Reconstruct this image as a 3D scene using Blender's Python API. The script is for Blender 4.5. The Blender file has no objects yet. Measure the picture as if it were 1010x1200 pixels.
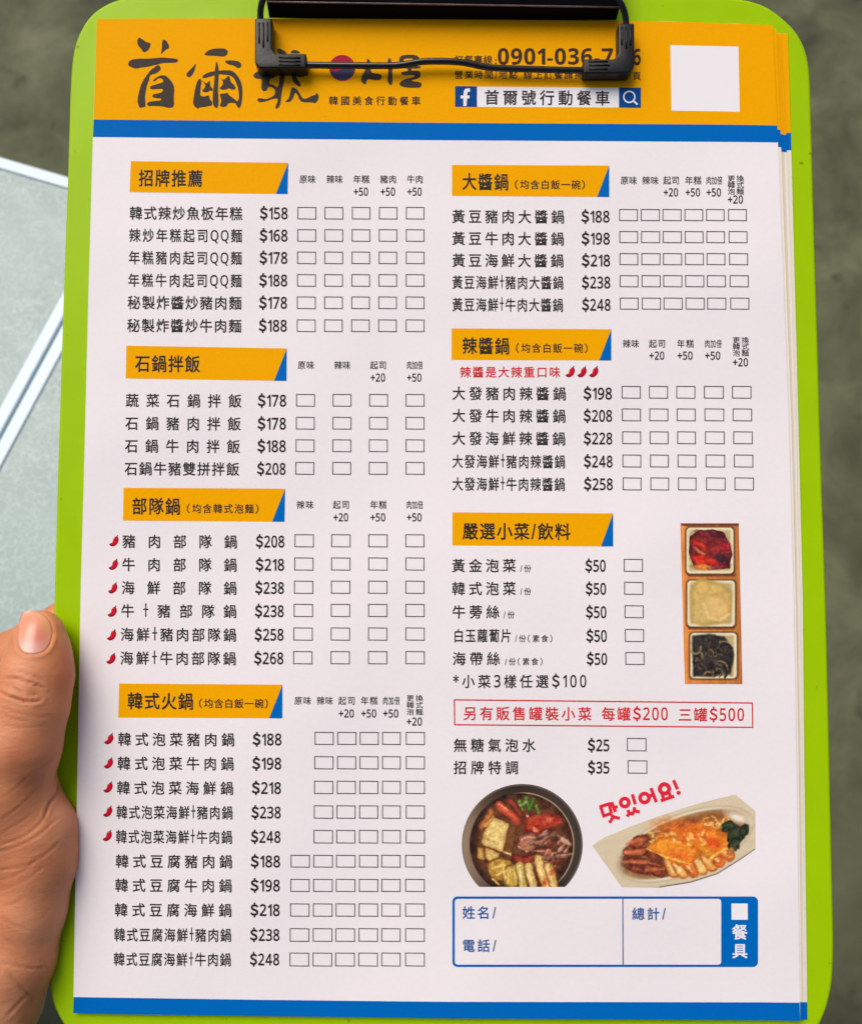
import bpy, bmesh, math, random
import numpy as np
from mathutils import Matrix, Vector
from mathutils.geometry import tessellate_polygon
from mathutils.bvhtree import BVHTree
random.seed(4)
SC = bpy.context.scene
COL = SC.collection
# ------------------------------------------------------------------ camera, sky, sun, exposure
TILT = math.radians(19.5)               # the lens looks almost straight down
CAM_H = 1.49
cam_d = bpy.data.cameras.new('camera')
cam = bpy.data.objects.new('camera', cam_d); COL.objects.link(cam)
cam.location = (0, 0, CAM_H); cam.rotation_euler = (TILT, 0, 0)
FPX, CX, CY = 1100.0, 505.0, 600.0      # focal length and centre, measured on the 1010 x 1200 photograph
cam_d.sensor_fit = 'HORIZONTAL'; cam_d.sensor_width = 36.0; cam_d.lens = 36.0 * FPX / 1010.0
cam_d.clip_start = 0.01; cam_d.clip_end = 500
cam_d.dof.use_dof = True; cam_d.dof.focus_distance = 0.277; cam_d.dof.aperture_fstop = 27.0
SC.camera = cam
world = bpy.data.worlds.new('World'); SC.world = world; world.use_nodes = True
wn = world.node_tree
sky = wn.nodes.new('ShaderNodeTexSky'); sky.sky_type = 'NISHITA'; sky.sun_disc = False
SUN_EL, SUN_AZ = math.radians(57), math.radians(-40)     # azimuth from +Y towards +X
sky.sun_elevation = SUN_EL; sky.sun_rotation = SUN_AZ
sky.air_density = 0.7; sky.dust_density = 6.0; sky.ozone_density = 0.6
wn.nodes['Background'].inputs[1].default_value = 0.085
wn.links.new(sky.outputs[0], wn.nodes['Background'].inputs[0])
sd = bpy.data.lights.new('sun', 'SUN'); sd.energy = 1.55; sd.angle = math.radians(45); sd.color = (1.0, 0.95, 0.88)
sun = bpy.data.objects.new('sun', sd); COL.objects.link(sun)
sdir = Vector((math.sin(SUN_AZ) * math.cos(SUN_EL), math.cos(SUN_AZ) * math.cos(SUN_EL), math.sin(SUN_EL)))
sun.rotation_euler = sdir.to_track_quat('Z', 'Y').to_euler(); sun.location = (0, 0, 3)
SC.view_settings.view_transform = 'Standard'; SC.view_settings.look = 'None'
SC.view_settings.exposure = 0.33; SC.view_settings.gamma = 1.0

# ------------------------------------------------------------------ frame of the board, held under the lens
rx = np.array([-6.70775622e-02, -5.59871521e-04, -2.42690091e-03])
tv = np.array([1.41887662, 2.99620585, -280.072583])      # millimetres
_t = np.linalg.norm(rx); _k = rx / _t
_K = np.array([[0, -_k[2], _k[1]], [_k[2], 0, -_k[0]], [-_k[1], _k[0], 0]])
RB = np.eye(3) + math.sin(_t) * _K + (1 - math.cos(_t)) * _K @ _K
MB = Matrix([[*RB[i], tv[i] * 0.001] for i in range(3)] + [[0, 0, 0, 1]])
MCAM = Matrix.Translation((0, 0, CAM_H)) @ Matrix.Rotation(TILT, 4, 'X')
M_BOARD = MCAM @ MB
CB = -RB.T @ tv
def P(px, py, z=0.0):
    """point measured on the photograph -> millimetres on the board, at height z over the front sheet"""
    px = np.asarray(px, float); py = np.asarray(py, float)
    d = np.stack([(px - CX) / FPX, -(py - CY) / FPX, -np.ones_like(px * py)], -1) @ RB
    t = (z - CB[2]) / d[..., 2]
    return CB + d * t[..., None]
def to_px(X):
    c = X @ RB.T + tv
    return CX + FPX * c[:, 0] / -c[:, 2], CY - FPX * c[:, 1] / -c[:, 2]

# ------------------------------------------------------------------ helpers
def lin(c):
    return tuple(((v / 255.) / 12.92 if v <= 10.3 else ((v / 255. + .055) / 1.055) ** 2.4) for v in c)
def mat(name, rgb, rough=0.6, spec=0.5, grain=0.0, gscale=900, bump=0.0, bscale=1500, metal=0.0, coat=0.0, srgb=True, sss=0):
    m = bpy.data.materials.new(name); m.use_nodes = True
    nt = m.node_tree; b = nt.nodes['Principled BSDF']
    c = lin(rgb) if srgb else rgb
    b.inputs['Base Color'].default_value = (*c, 1)
    b.inputs['Roughness'].default_value = rough
    b.inputs['Specular IOR Level'].default_value = spec
    b.inputs['Metallic'].default_value = metal
    b.inputs['Coat Weight'].default_value = coat
    tc = nt.nodes.new('ShaderNodeTexCoord')
    if grain:
        n = nt.nodes.new('ShaderNodeTexNoise'); n.inputs['Scale'].default_value = gscale; n.inputs['Detail'].default_value = 4
        nt.links.new(tc.outputs['Object'], n.inputs['Vector'])
        r = nt.nodes.new('ShaderNodeMapRange'); r.inputs[1].default_value = .3; r.inputs[2].default_value = .7
        r.inputs[3].default_value = 1 - grain; r.inputs[4].default_value = 1 + grain
        nt.links.new(n.outputs[0], r.inputs[0])
        mx = nt.nodes.new('ShaderNodeVectorMath'); mx.operation = 'SCALE'
        mx.inputs[0].default_value = c; nt.links.new(r.outputs[0], mx.inputs['Scale'])
        nt.links.new(mx.outputs[0], b.inputs['Base Color'])
    if bump:
        n = nt.nodes.new('ShaderNodeTexNoise'); n.inputs['Scale'].default_value = bscale; n.inputs['Detail'].default_value = 3
        nt.links.new(tc.outputs['Object'], n.inputs['Vector'])
        bp = nt.nodes.new('ShaderNodeBump'); bp.inputs['Strength'].default_value = bump; bp.inputs['Distance'].default_value = 0.0002
        nt.links.new(n.outputs[0], bp.inputs['Height']); nt.links.new(bp.outputs[0], b.inputs['Normal'])
    return m
M = {}
M['paper'] = mat('paper_white', (237, 231, 233), .75, .25, grain=.012, gscale=700, bump=.12, bscale=1400)
_n = M['paper'].node_tree; _b = _n.nodes['Principled BSDF']; _w = _n.nodes.new('ShaderNodeTexNoise'); _w.inputs['Scale'].default_value = 11; _w.inputs['Detail'].default_value = 1.5
_tc = _n.nodes.new('ShaderNodeTexCoord'); _n.links.new(_tc.outputs['Object'], _w.inputs['Vector']); _bp = _n.nodes.new('ShaderNodeBump'); _bp.inputs['Strength'].default_value = .5; _bp.inputs['Distance'].default_value = .010
_old = _b.inputs['Normal'].links[0].from_socket; _n.links.new(_old, _bp.inputs['Normal']); _n.links.new(_w.outputs[0], _bp.inputs['Height']); _n.links.new(_bp.outputs[0], _b.inputs['Normal'])
M['cream_b'] = mat('paper_cream_shaded', (222, 211, 188), .8, .1, grain=.02)  # darker cream, stands in for shadow lines between the stacked sheets
M['cream_c'] = mat('paper_cream_lit', (240, 232, 218), .8, .1, grain=.02)  # lighter cream, alternated with the darker one to imitate shadowed sheet steps
M['cream'] = mat('paper_cream', (232, 224, 208), .8, .2, grain=.02)
M['orange'] = mat('orange_print', (241, 168, 0), .6, .03, grain=.03, gscale=1100)
M['blue'] = mat('blue_print', (0, 103, 186), .6, .03, grain=.03, gscale=1100)
M['navy'] = mat('navy_print', (18, 72, 140), .6, .03)
M['bluetext'] = mat('blue_text_print', (14, 84, 150), .65, .03)
M['ink'] = mat('dark_ink', (38, 31, 31), .7, .25)
M['ink2'] = mat('brush_ink', (66, 56, 48), .75, .2, grain=.08)
M['brown'] = mat('brown_ink', (58, 36, 18), .7, .25)
M['line'] = mat('thin_line_ink', (80, 71, 73), .7, .25)
M['red'] = mat('red_print', (206, 40, 46), .65, .03)
M['crimson'] = mat('crimson_print', (226, 40, 62), .65, .03)
M['maroon'] = mat('maroon_print', (172, 40, 62), .65, .03)
M['slate'] = mat('slate_print', (66, 66, 92), .65, .03)
M['chilli'] = mat('chilli_red_print', (206, 22, 44), .6, .03, grain=.15, gscale=600)
M['chillidark'] = mat('chilli_dark_print', (132, 16, 30), .6, .03)
M['stem'] = mat('chilli_stem_print', (84, 56, 44), .6, .03)
M['white'] = mat('white_print', (238, 236, 238), .7, .03)
M['pale'] = mat('pale_print', (250, 200, 170), .7, .03)
M['green'] = mat('green_plastic', (157, 198, 0), .3, .12, grain=.035, gscale=60, bump=.06, bscale=900)
_n = M['green'].node_tree; _b = _n.nodes['Principled BSDF']; _tc = _n.nodes.new('ShaderNodeTexCoord')
_w = _n.nodes.new('ShaderNodeTexNoise'); _w.inputs['Scale'].default_value = 330; _w.inputs['Detail'].default_value = 1; _n.links.new(_tc.outputs['Object'], _w.inputs['Vector'])
_r = _n.nodes.new('ShaderNodeMapRange'); _r.inputs[1].default_value = .755; _r.inputs[2].default_value = .84; _r.inputs[3].default_value = 0; _r.inputs[4].default_value = .55; _n.links.new(_w.outputs[0], _r.inputs[0])
_old = _b.inputs['Base Color'].links[0].from_socket; _m = _n.nodes.new('ShaderNodeMixRGB'); _m.inputs[2].default_value = (.06, .07, .01, 1)
_n.links.new(_r.outputs[0], _m.inputs[0]); _n.links.new(_old, _m.inputs[1]); _n.links.new(_m.outputs[0], _b.inputs['Base Color'])
_s = _n.nodes.new('ShaderNodeTexNoise'); _s.inputs['Scale'].default_value = 45; _s.inputs['Detail'].default_value = 6; _n.links.new(_tc.outputs['Object'], _s.inputs['Vector'])
_q = _n.nodes.new('ShaderNodeMapRange'); _q.inputs[1].default_value = .3; _q.inputs[2].default_value = .7; _q.inputs[3].default_value = .2; _q.inputs[4].default_value = .45; _n.links.new(_s.outputs[0], _q.inputs[0]); _n.links.new(_q.outputs[0], _b.inputs['Roughness'])
M['enamel'] = mat('black_enamel', (8, 8, 14), .45, .12, grain=.1, gscale=300, bump=.05, bscale=500)
M['enamel'].node_tree.nodes['Principled BSDF'].inputs['IOR'].default_value = 1.18
M['wire'] = mat('black_coated_wire', (14, 13, 17), .16, .6)
M['rubber'] = mat('black_rubber', (13, 13, 15), .4, .35, bump=.25, bscale=1200)
M['fold_shine'] = mat('fold_highlight', (96, 74, 66), .35, .6, grain=.3, gscale=400)  # brown base colour imitating the highlight on the clip's fold
M['attr'] = bpy.data.materials.new('printed_photograph'); M['attr'].use_nodes = True
_nt = M['attr'].node_tree; _a = _nt.nodes.new('ShaderNodeAttribute'); _a.attribute_name = 'print'
_nt.links.new(_a.outputs['Color'], _nt.nodes['Principled BSDF'].inputs['Base Color'])
_nt.nodes['Principled BSDF'].inputs['Roughness'].default_value = .6
_nt.nodes['Principled BSDF'].inputs['Specular IOR Level'].default_value = .25

def mesh_obj(name, verts, faces, m=None, parent=None, smooth=False):
    """verts in millimetres of the board frame (or metres of the world when parent is None)"""
    v = np.asarray(verts, float) * (0.001 if parent is not None else 1.0)
    me = bpy.data.meshes.new(name)
    me.from_pydata([tuple(p) for p in v], [], faces)
    if m is not None: me.materials.append(m)
    if smooth: me.polygons.foreach_set('use_smooth', [True] * len(me.polygons))
    me.update()
    o = bpy.data.objects.new(name, me); COL.objects.link(o)
    if parent is not None: o.parent = parent
    return o
def thing(name, label, cat, matrix, group=None):
    o = bpy.data.objects.new(name, None); COL.objects.link(o)
    o.empty_display_size = .02; o.matrix_world = matrix
    o['label'] = label; o['category'] = cat
    if group: o['group'] = group
    return o
def chaikin(p, n=2, closed=True):
    p = np.asarray(p, float)
    for _ in range(n):
        q = np.roll(p, -1, 0) if closed else p[1:]
        a = p if closed else p[:-1]
        r = np.empty((2 * len(a), p.shape[1])); r[0::2] = .75 * a + .25 * q; r[1::2] = .25 * a + .75 * q
        if not closed: r = np.vstack([p[:1], r, p[-1:]])
        p = r
    return p

class Flat:
    """flat print: pieces measured on the photograph, laid on the sheet as one mesh"""
    def __init__(s, z): s.v = []; s.f = []; s.z = z
    def add(s, pts, faces, dz=0.0):
        pts = np.asarray(pts, float); n = sum(len(a) for a in s.v)
        s.v.append(P(pts[:, 0], pts[:, 1], s.z + dz)); s.f += [tuple(i + n for i in f) for f in faces]
    def poly(s, pts, dz=0.0, smooth=0):
        pts = chaikin(pts, smooth) if smooth else np.asarray(pts, float)
        a = pts[:, 0] * np.roll(pts[:, 1], -1) - np.roll(pts[:, 0], -1) * pts[:, 1]
        if a.sum() > 0: pts = pts[::-1]
        tri = tessellate_polygon([[Vector((p[0], p[1], 0)) for p in pts]])
        s.add(pts, [tuple(t) for t in tri], dz); return s
    def stroke(s, pts, w, dz=0.0):
        pts = np.asarray(pts, float)
        for i, (a, b) in enumerate(zip(pts[:-1], pts[1:])):
            d = (b - a) / (np.linalg.norm(b - a) + 1e-9); n = np.array([-d[1], d[0]]) * w / 2
            s.add([a + n, b + n, b - n, a - n], [(0, 1, 2, 3)], dz + i * .002)
        return s
    def ring(s, c, r0, r1, n=36, a0=0, a1=2 * math.pi, dz=0.0, sy=1.0):
        t = np.linspace(a0, a1, n + 1); o = np.stack([c[0] + r1 * np.cos(t), c[1] + sy * r1 * np.sin(t)], 1)
        i = np.stack([c[0] + r0 * np.cos(t), c[1] + sy * r0 * np.sin(t)], 1)
        s.add(np.vstack([o, i]), [(k, n + 1 + k, n + 2 + k, k + 1) for k in range(n)], dz); return s
    def frame(s, q, w, dz=0.0):
        """outline of a four-cornered box"""
        q = np.asarray(q, float); c = q.mean(0); i = []
        for p in q: i.append(p + np.sign(c - p) * w)
        s.add(np.vstack([q, i]), [(k, (k + 1) % 4, 4 + (k + 1) % 4, 4 + k) for k in range(4)], dz); return s
    def build(s, name, m, parent, label=None):
        v = np.vstack(s.v); o = mesh_obj(name, v, s.f, m, parent)
        # every face looks up from the sheet
        bm = bmesh.new(); bm.from_mesh(o.data)
        for f in bm.faces:
            if f.normal.z < 0: f.normal_flip()
        bm.to_mesh(o.data); bm.free()
        if label: o['label'] = label
        return o

# ------------------------------------------------------------------ lettering: glyph outlines from the built-in font
GL = {}
SUB = {'n': {**{str(d): chr(0x1D7E2 + d) for d in range(10)}, '$': '\uff04'}, 'b': {str(d): chr(0x1D7EC + d) for d in range(10)}, 'r': {**{str(d): chr(0x1D7E2 + d) for d in range(10)}, '$': '\uff04', 'Q': '\U0001D5B0'}, 's': {}, 'h': {}}
def embolden(co, faces, t):
    """a rim of even width outside every contour of the filled outline"""
    if t <= 0: return co, faces
    cnt = {}
    for f in faces:
        for a, b in zip(f, f[1:] + f[:1]): cnt[(a, b)] = 1
    edges = [e for e in cnt if (e[1], e[0]) not in cnt]
    nxt = {}; prv = {}
    for a, b in edges: nxt.setdefault(a, []).append(b); prv.setdefault(b, []).append(a)
    new = {}; out = [tuple(p) for p in co]; base = len(co)
    def nrm(a, b):
        d = co[b] - co[a]; l = math.hypot(*d) + 1e-12; return np.array([d[1], -d[0]]) / l
    sgn = 1.0
    ar = sum((co[f[1]][0] - co[f[0]][0]) * (co[f[2]][1] - co[f[0]][1]) - (co[f[2]][0] - co[f[0]][0]) * (co[f[1]][1] - co[f[0]][1]) for f in faces)
    if ar < 0: sgn = -1.0
    fs = list(faces)
    def moved(v):
        if v not in new:
            p, q = prv[v][0], nxt[v][0]; n1, n2 = nrm(p, v) * sgn, nrm(v, q) * sgn; m = n1 + n2; l = m @ m
            m = m / max(l, .9) * 2 if l > 1e-6 else n1
            new[v] = len(out); out.append(tuple(co[v] + m * t))
        return new[v]
    for a, b in edges:
        if a in prv and b in nxt: fs.append((a, moved(a), moved(b), b))
    return np.array(out), fs
def want_glyphs(chars, key, off):
    objs = []
    for ch in sorted(set(chars)):
        if ch == ' ': continue
        c = bpy.data.curves.new('glyph', 'FONT'); c.body = SUB[key].get(ch, ch); c.resolution_u = 3 if ord(ch) > 255 else 5
        o = bpy.data.objects.new('glyph', c); COL.objects.link(o); objs.append((ch, o))
    dg = bpy.context.evaluated_depsgraph_get(); dg.update()
    for ch, o in objs:
        m = o.evaluated_get(dg).to_mesh()
        n = len(m.vertices); co = np.zeros(n * 3); m.vertices.foreach_get('co', co)
        # glyph vertices are split per contour piece: weld them first
        co = co.reshape(-1, 3)[:, :2]; GL[key, ch] = embolden(co.copy(), [tuple(p.vertices) for p in m.polygons], off * (1.7 if ch == '$' else 1.0))
        o.to_mesh_clear()
    for ch, o in objs:
        c = o.data; bpy.data.objects.remove(o); bpy.data.curves.remove(c)
def text(s, x0, x1, y, h, w=None, z=.03, key='r', y1=None, fl=None):
    """a line of lettering whose ink runs from x0 to x1 (photo pixels), centred on y, ink height h"""
    fl = fl or Flat(z)
    y1 = y if y1 is None else y1
    cells = []
    for ch in s:
        if ch == ' ': cells.append((ch, .5)); continue
        v = GL[key, ch][0]; cjk = ord(ch) > 0x2000
        if ch in '（）': cells.append((ch, .45))
        elif ch == '+' and key == 'r': cells.append((ch, .40))
        elif cjk: cells.append((ch, 1.0))
        elif ch == 'Q': cells.append((ch, .70))
        else: cells.append((ch, v[:, 0].max() - v[:, 0].min()))
    allcjk = any(ord(c) > 0x2000 for c in s)
    em = h / .93 if allcjk else h / .70
    w = w or em
    total = sum(c[1] for c in cells) * (w if allcjk else em)
    if allcjk:
        gap = (x1 - x0 - total) / max(1, len(cells) - 1); k = 1.0
    else:
        gp = .085 * em; k = (x1 - x0) / (total + gp * (len(cells) - 1)); gap = gp * k
    x = x0
    for ch, cw in cells:
        cwp = cw * (w if allcjk else em * k)
        if ch != ' ':
            v, f = GL[key, ch]
            vx, vy = v[:, 0], v[:, 1]
            if ord(ch) > 0x2000:
                if ch in '（）': gx = x + (vx - vx.min()) / (vx.max() - vx.min()) * cwp * .8; 
                else: gx = x + (vx - .02) / .96 * cwp
                gy = -(vy - .38) * em
            else:
                sx = cwp / max(vx.max() - vx.min(), 1e-3); gx = x + (vx - vx.min()) * sx
                e2 = em * (1.0 if not allcjk else (1.02 if ch == 'Q' else 1.18)) * (.88 if ch == '$' else 1.0)
                gy = -(vy - .345) * e2
            yy = y + (y1 - y) * ((x - x0) / max(1e-6, x1 - x0))
            fl.add(np.stack([gx, yy + gy], 1), f)
        x += cwp + gap
    return fl

# ------------------------------------------------------------------ front sheet
SHEETS = 'stacked menu sheets'
sheet = thing('menu_sheet', 'front menu sheet on top of the stack, fully printed with dishes, prices and checkboxes', 'menu', M_BOARD, SHEETS)
def edge(pts, ys):  # smooth polyline sampled
    p = np.asarray(pts, float); return np.interp(ys, p[:, 1], p[:, 0])
LEFT = [(113.6, 21.5), (108.7, 165), (103.2, 360), (98.3, 560), (94.5, 690), (90.2, 930), (85.7, 1188)]
RIGHT = [(905.5, 29), (911, 155), (917, 300), (924.5, 500), (930, 700), (933.5, 900), (937.5, 1197)]
TOP = [(113.6, 21.5), (300, 20.8), (500, 22), (780, 24.5), (860, 26.8), (905.5, 29)]
B1T = [(109.7, 139.5), (300, 141.5), (500, 143.4), (860, 145.6), (910.7, 146.6)]
B1B = [(109, 160), (300, 162.0), (500, 163.7), (860, 165.8), (911.4, 166.4)]
B2T = [(86.2, 1169), (300, 1172.2), (520, 1174.6), (900, 1175.2), (936.8, 1175.6)]
BOT = [(85.7, 1188), (180, 1189.7), (520, 1193.9), (900, 1196.2), (937.5, 1197)]
def band(curveA, curveB):
    """a strip between two measured curves; ends follow the sheet's own side edges"""
    n = 24; A = np.asarray(curveA, float); B = np.asarray(curveB, float)
    t = np.linspace(0, 1, n)
    xa = A[0, 0] + t * (A[-1, 0] - A[0, 0]); ya = np.interp(xa, A[:, 0], A[:, 1])
    xb = B[0, 0] + t * (B[-1, 0] - B[0, 0]); yb = np.interp(xb, B[:, 0], B[:, 1])
    v = np.vstack([np.stack([xa, ya], 1), np.stack([xb, yb], 1)])
    return v, [(i, n + i, n + i + 1, i + 1) for i in range(n - 1)]
def paper_body(parent, dxdy, ztop, thick, right_pts, m, shift=(0, 0)):
    L = np.asarray(LEFT, float); Rr = np.asarray(right_pts, float)
    ys = np.linspace(0, 1, 26); out = []
    for p in np.asarray(TOP, float)[1:-1]: out.append(p)
    r = [(np.interp(y, Rr[:, 1], Rr[:, 0]), y) for y in np.linspace(Rr[0, 1], Rr[-1, 1], 26)]
    b = np.asarray(BOT, float)[::-1][1:-1]
    l = [(np.interp(y, L[:, 1], L[:, 0]), y) for y in np.linspace(L[-1, 1], L[0, 1], 26)]
    o = np.array([tuple(p) for p in out] + r + [tuple(p) for p in b] + l, float)
    o = o + np.array(dxdy)
    n = len(o); top = P(o[:, 0], o[:, 1], ztop); bot = top.copy(); bot[:, 2] -= thick
    faces = [tuple(range(n))[::-1], tuple(range(n, 2 * n))] + [(i, (i + 1) % n, n + (i + 1) % n, n + i) for i in range(n)]
    ob = mesh_obj('paper', np.vstack([top, bot]), faces, m, parent)
    bm = bmesh.new(); bm.from_mesh(ob.data); bmesh.ops.recalc_face_normals(bm, faces=bm.faces); bm.to_mesh(ob.data); bm.free()
    return ob
paper_body(sheet, (0, 0), 0.0, .22, RIGHT, M['paper'])
def strip(name, a, b, m, parent, z, d=(0, 0), clipx=None):
    v, f = band(a, b); v = v + np.array(d)
    fl = Flat(z); fl.add(v, f); return fl.build(name, m, parent)
TOPi = TOP
strip('orange_header_band', TOPi, B1T, M['orange'], sheet, .03)
strip('blue_header_stripe', B1T, B1B, M['blue'], sheet, .03)
strip('blue_footer_stripe', B2T, BOT, M['blue'], sheet, .03)

# sheets under the front one, slipped a little to the right and down
def back_sheet(label, off, ztop, topdy, right, dtop, m=M['cream']):
    s = thing('menu_sheet', label, 'menu', M_BOARD, SHEETS)
    dx, dy = off
    R2 = [(x, y) for x, y in right]
    top = [(300, 24 + dy), (700, 26 + dy)]
    L = [(x + 14, min(y + dy, 1183)) for x, y in LEFT]
    o = np.array(top + R2 + [(700, 1190.5), (300, 1186.5)] + L[::-1], float)
    n = len(o); t = P(o[:, 0], o[:, 1], ztop); b = t.copy(); b[:, 2] -= .22
    ob = mesh_obj('paper', np.vstack([t, b]), [tuple(range(n))[::-1], tuple(range(n, 2 * n))] + [(i, (i + 1) % n, n + (i + 1) % n, n + i) for i in range(n)], m, s)
    bm = bmesh.new(); bm.from_mesh(ob.data); bmesh.ops.recalc_face_normals(bm, faces=bm.faces); bm.to_mesh(ob.data); bm.free()
    rx_ = lambda y: np.interp(y, [p[1] for p in R2], [p[0] for p in R2])
    y0 = R2[0][1]; yb = dtop
    def q(name, ya, yb_, mm, ins=0):
        xs = np.linspace(500, 1, 2)
        ya0 = ya - .006 * (rx_(ya) - 500); yb0 = yb_ - .006 * (rx_(yb_) - 500)
        fl = Flat(ztop + .03)
        fl.add([(500, ya0), (500, yb0), (rx_(yb_) - ins, yb_), (rx_(ya) - ins, ya)], [(0, 1, 2, 3)]); fl.build(name, mm, s)
    q('orange_header_band', y0, yb, M['orange']); q('blue_header_stripe', yb, yb + 20.5, M['blue'])
    q('blue_footer_stripe', 1175, R2[-1][1], M['blue'])
    return s
back_sheet('second menu sheet of the stack, a sliver of it showing right of the front sheet', (4, 5), -.35, 0,
           [(909.8, 34), (914.4, 150), (920.0, 300), (927.6, 500), (932.6, 700), (936, 900), (939.6, 1195.5)], 151.5, M['cream_c'])
back_sheet('third menu sheet of the stack, its lower orange corner stepping down beside the second', (6, 11), -.70, 0,
           [(912.2, 38.6), (917.6, 155), (922.6, 300), (929.6, 500), (934.2, 700), (937.8, 900), (941, 1195.5)], 157, M['cream_b'])
back_sheet('thin cream menu sheet between the third sheet and the widest one', (6, 9), -1.02, 0,
           [(914.5, 41.6), (921.2, 156), (926.2, 300), (932.4, 500), (937.0, 700), (939.6, 900), (943, 1195.5)], 157.4, M['cream_c'])
back_sheet('bottom menu sheet of the stack, the one sticking out farthest to the right', (12, 10), -1.35, 0,
           [(923, 38.7), (926.6, 155), (930.4, 300), (935.6, 500), (940.6, 700), (942.4, 900), (946, 1195.5)], 155.2)

# ---- lettering inventory
CJK = ('招牌推薦原味辣年糕豬肉牛韓式炒魚板起司麵秘製炸醬石鍋拌飯加倍蔬菜雙拼部隊（均含泡）海鮮火白一碗更換豆腐大黃是重口發嚴選小菜飲料金份蒡絲'
       '玉蘿蔔片素食帶樣任另有販售罐裝每三無糖氣水特調姓名電話總計餐具首爾號行動車國美訂專線營業時間地點上請掃頁+/$0123456789Q*:')
want_glyphs(CJK, 'r', .017)
_p = [(.15, .0), (.245, .0), (.245, .40), (.395, .40), (.395, .485), (.245, .485), (.245, .80), (.15, .80), (.15, .485), (.0, .485), (.0, .40), (.15, .40)]
GL['r', '+'] = (np.array(_p), [(0, 1, 2, 11), (11, 2, 5, 8), (2, 3, 4, 5), (10, 11, 8, 9), (8, 5, 6, 7)])
want_glyphs('招牌推薦石鍋拌飯部隊韓式火大醬辣嚴選小菜飲料/姓名電話總計餐具首爾號行動車', 'h', .018)
want_glyphs('$+0123456789/', 'n', .025)
want_glyphs('0123456789-', 'b', .006)
want_glyphs('均含韓式泡麵白飯一碗（）原味辣年糕豬肉牛起司加倍更換泡份素食國美食行動餐車韓/訂專線營業時間地點上請掃頁', 's', .015)

def banner(q, trix, title, tx0, tx1, ty, note=None, n0=0, n1=0, ny=0):
    q = np.asarray(q, float)
    b = Flat(.03).poly(q).build('section_banner', M['orange'], sheet)
    bl, br, tr = q[3], q[2], q[1]
    t = (trix - bl[0]) / (br[0] - bl[0]); bx = bl + (br - bl) * t
    Flat(.06).poly([bx, br, tr]).build('blue_corner', M['blue'], b)
    text(title, tx0, tx1, ty, 19.5, z=.06, key='h', w=(tx1 - tx0) / (len(title) + .12 * (len(title) - 1)) if '/' not in title else 18, y1=ty + .8).build('heading_text', M['ink'], b)
    if note: text(note, n0, n1, ny, 10.8, w=10.6, z=.06, key='s', y1=ny + .4).build('note_text', M['ink'], b)
def heads(lst, y, dy):
    """column heads: (x0, x1, word, plus)"""
    for x0, x1, word, plus in lst:
        fl = text(word, x0, x1, y, 9.6, w=9.2 if len(word) == 2 else 6.3, key='s')
        if plus: text(plus, x0 + .6, x1 - 1.6, y + dy, 9.0, key='n', fl=fl)
        fl.build('column_heading', M['ink'], sheet)
def vhead(xa, xb, y0, y1, yp):
    fl = Flat(.03); st = (y1 - y0) / 3
    for i, (a, b) in enumerate(zip('更韓泡', '換式麵')):
        text(a, xa, xa + 8.6, y0 + st * (i + .5), 7.6, w=8.6, key='s', fl=fl); text(b, xb, xb + 8.6, y0 + st * (i + .5), 7.6, w=8.6, key='s', fl=fl)
    text('+20', xa + .2, xb + 7.6, yp, 9.0, key='n', fl=fl)
    fl.build('column_heading', M['ink'], sheet)
def checkbox(x0, y0, x1, y1):
    Flat(.03).frame([(x0, y0), (x1, y0 + .25), (x1, y1 + .25), (x0, y1)], 1.15).build('checkbox', M['line'], sheet)
CH_PTS = np.array([(575, 285), (620, 330), (645, 420), (620, 520), (560, 610), (480, 670), (400, 692), (320, 670), (255, 590), (330, 575), (385, 540), (415, 470), (425, 380), (480, 320)], float)
def chilli(cx, cy, parent=None):
    c = np.array([450, 470.]); s = 1 / 33.67
    f = lambda a: (np.asarray(a, float) - c) * s + np.array([cx, cy])
    o = Flat(.03).poly(f(CH_PTS), smooth=2).build('chilli_icon', M['chillidark'], sheet)
    inner = (CH_PTS - c) * .80 + c + np.array([4, -8])
    fl = Flat(.06).poly(f(inner), smooth=2); fl.build('chilli_flesh', M['chilli'], o)
    Flat(.09).poly(f([(585, 230), (612, 235), (600, 290), (560, 320), (490, 330), (500, 305), (560, 280)]), smooth=1).build('chilli_stem', M['stem'], o)
    Flat(.12).poly(f([(480, 340), (500, 338), (498, 360), (478, 362)])).build('chilli_glint', M['pale'], o)
def rows(items, ys, xa, xb, pa, pb, boxa, boxb, hy, bh0, bh1, chil=None, w=15.2):
    n = len(items)
    for i, (name, price) in enumerate(items):
        t = i / max(1, n - 1); L = lambda a, b: a + (b - a) * t
        y = ys[i]; x0, x1 = L(xa[0], xb[0]), L(xa[1], xb[1])
        k = len(name.replace('+', '')) + .42 * name.count('+')
        ww = min(w, (x1 - x0) / (k + .13 * (len(name) - 1)))
        text(name, x0, x1, y, 15.6, w=ww, y1=y + .7).build('dish_name', M['ink'], sheet)
        text(price, L(pa[0], pb[0]), L(pa[1], pb[1]), y + .6, 12.9, key='n').build('price', M['ink'], sheet)
        for a, b in zip(boxa, boxb):
            checkbox(L(a[0], b[0]), y + L(bh0[0], bh1[0]), L(a[1], b[1]), y + L(bh0[1], bh1[1]))
        if chil: chilli(L(chil[0], chil[2]), L(chil[1], chil[3]))
def sc(lst, ox, s): return [(ox + a / s, ox + b / s) for a, b in lst]

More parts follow.
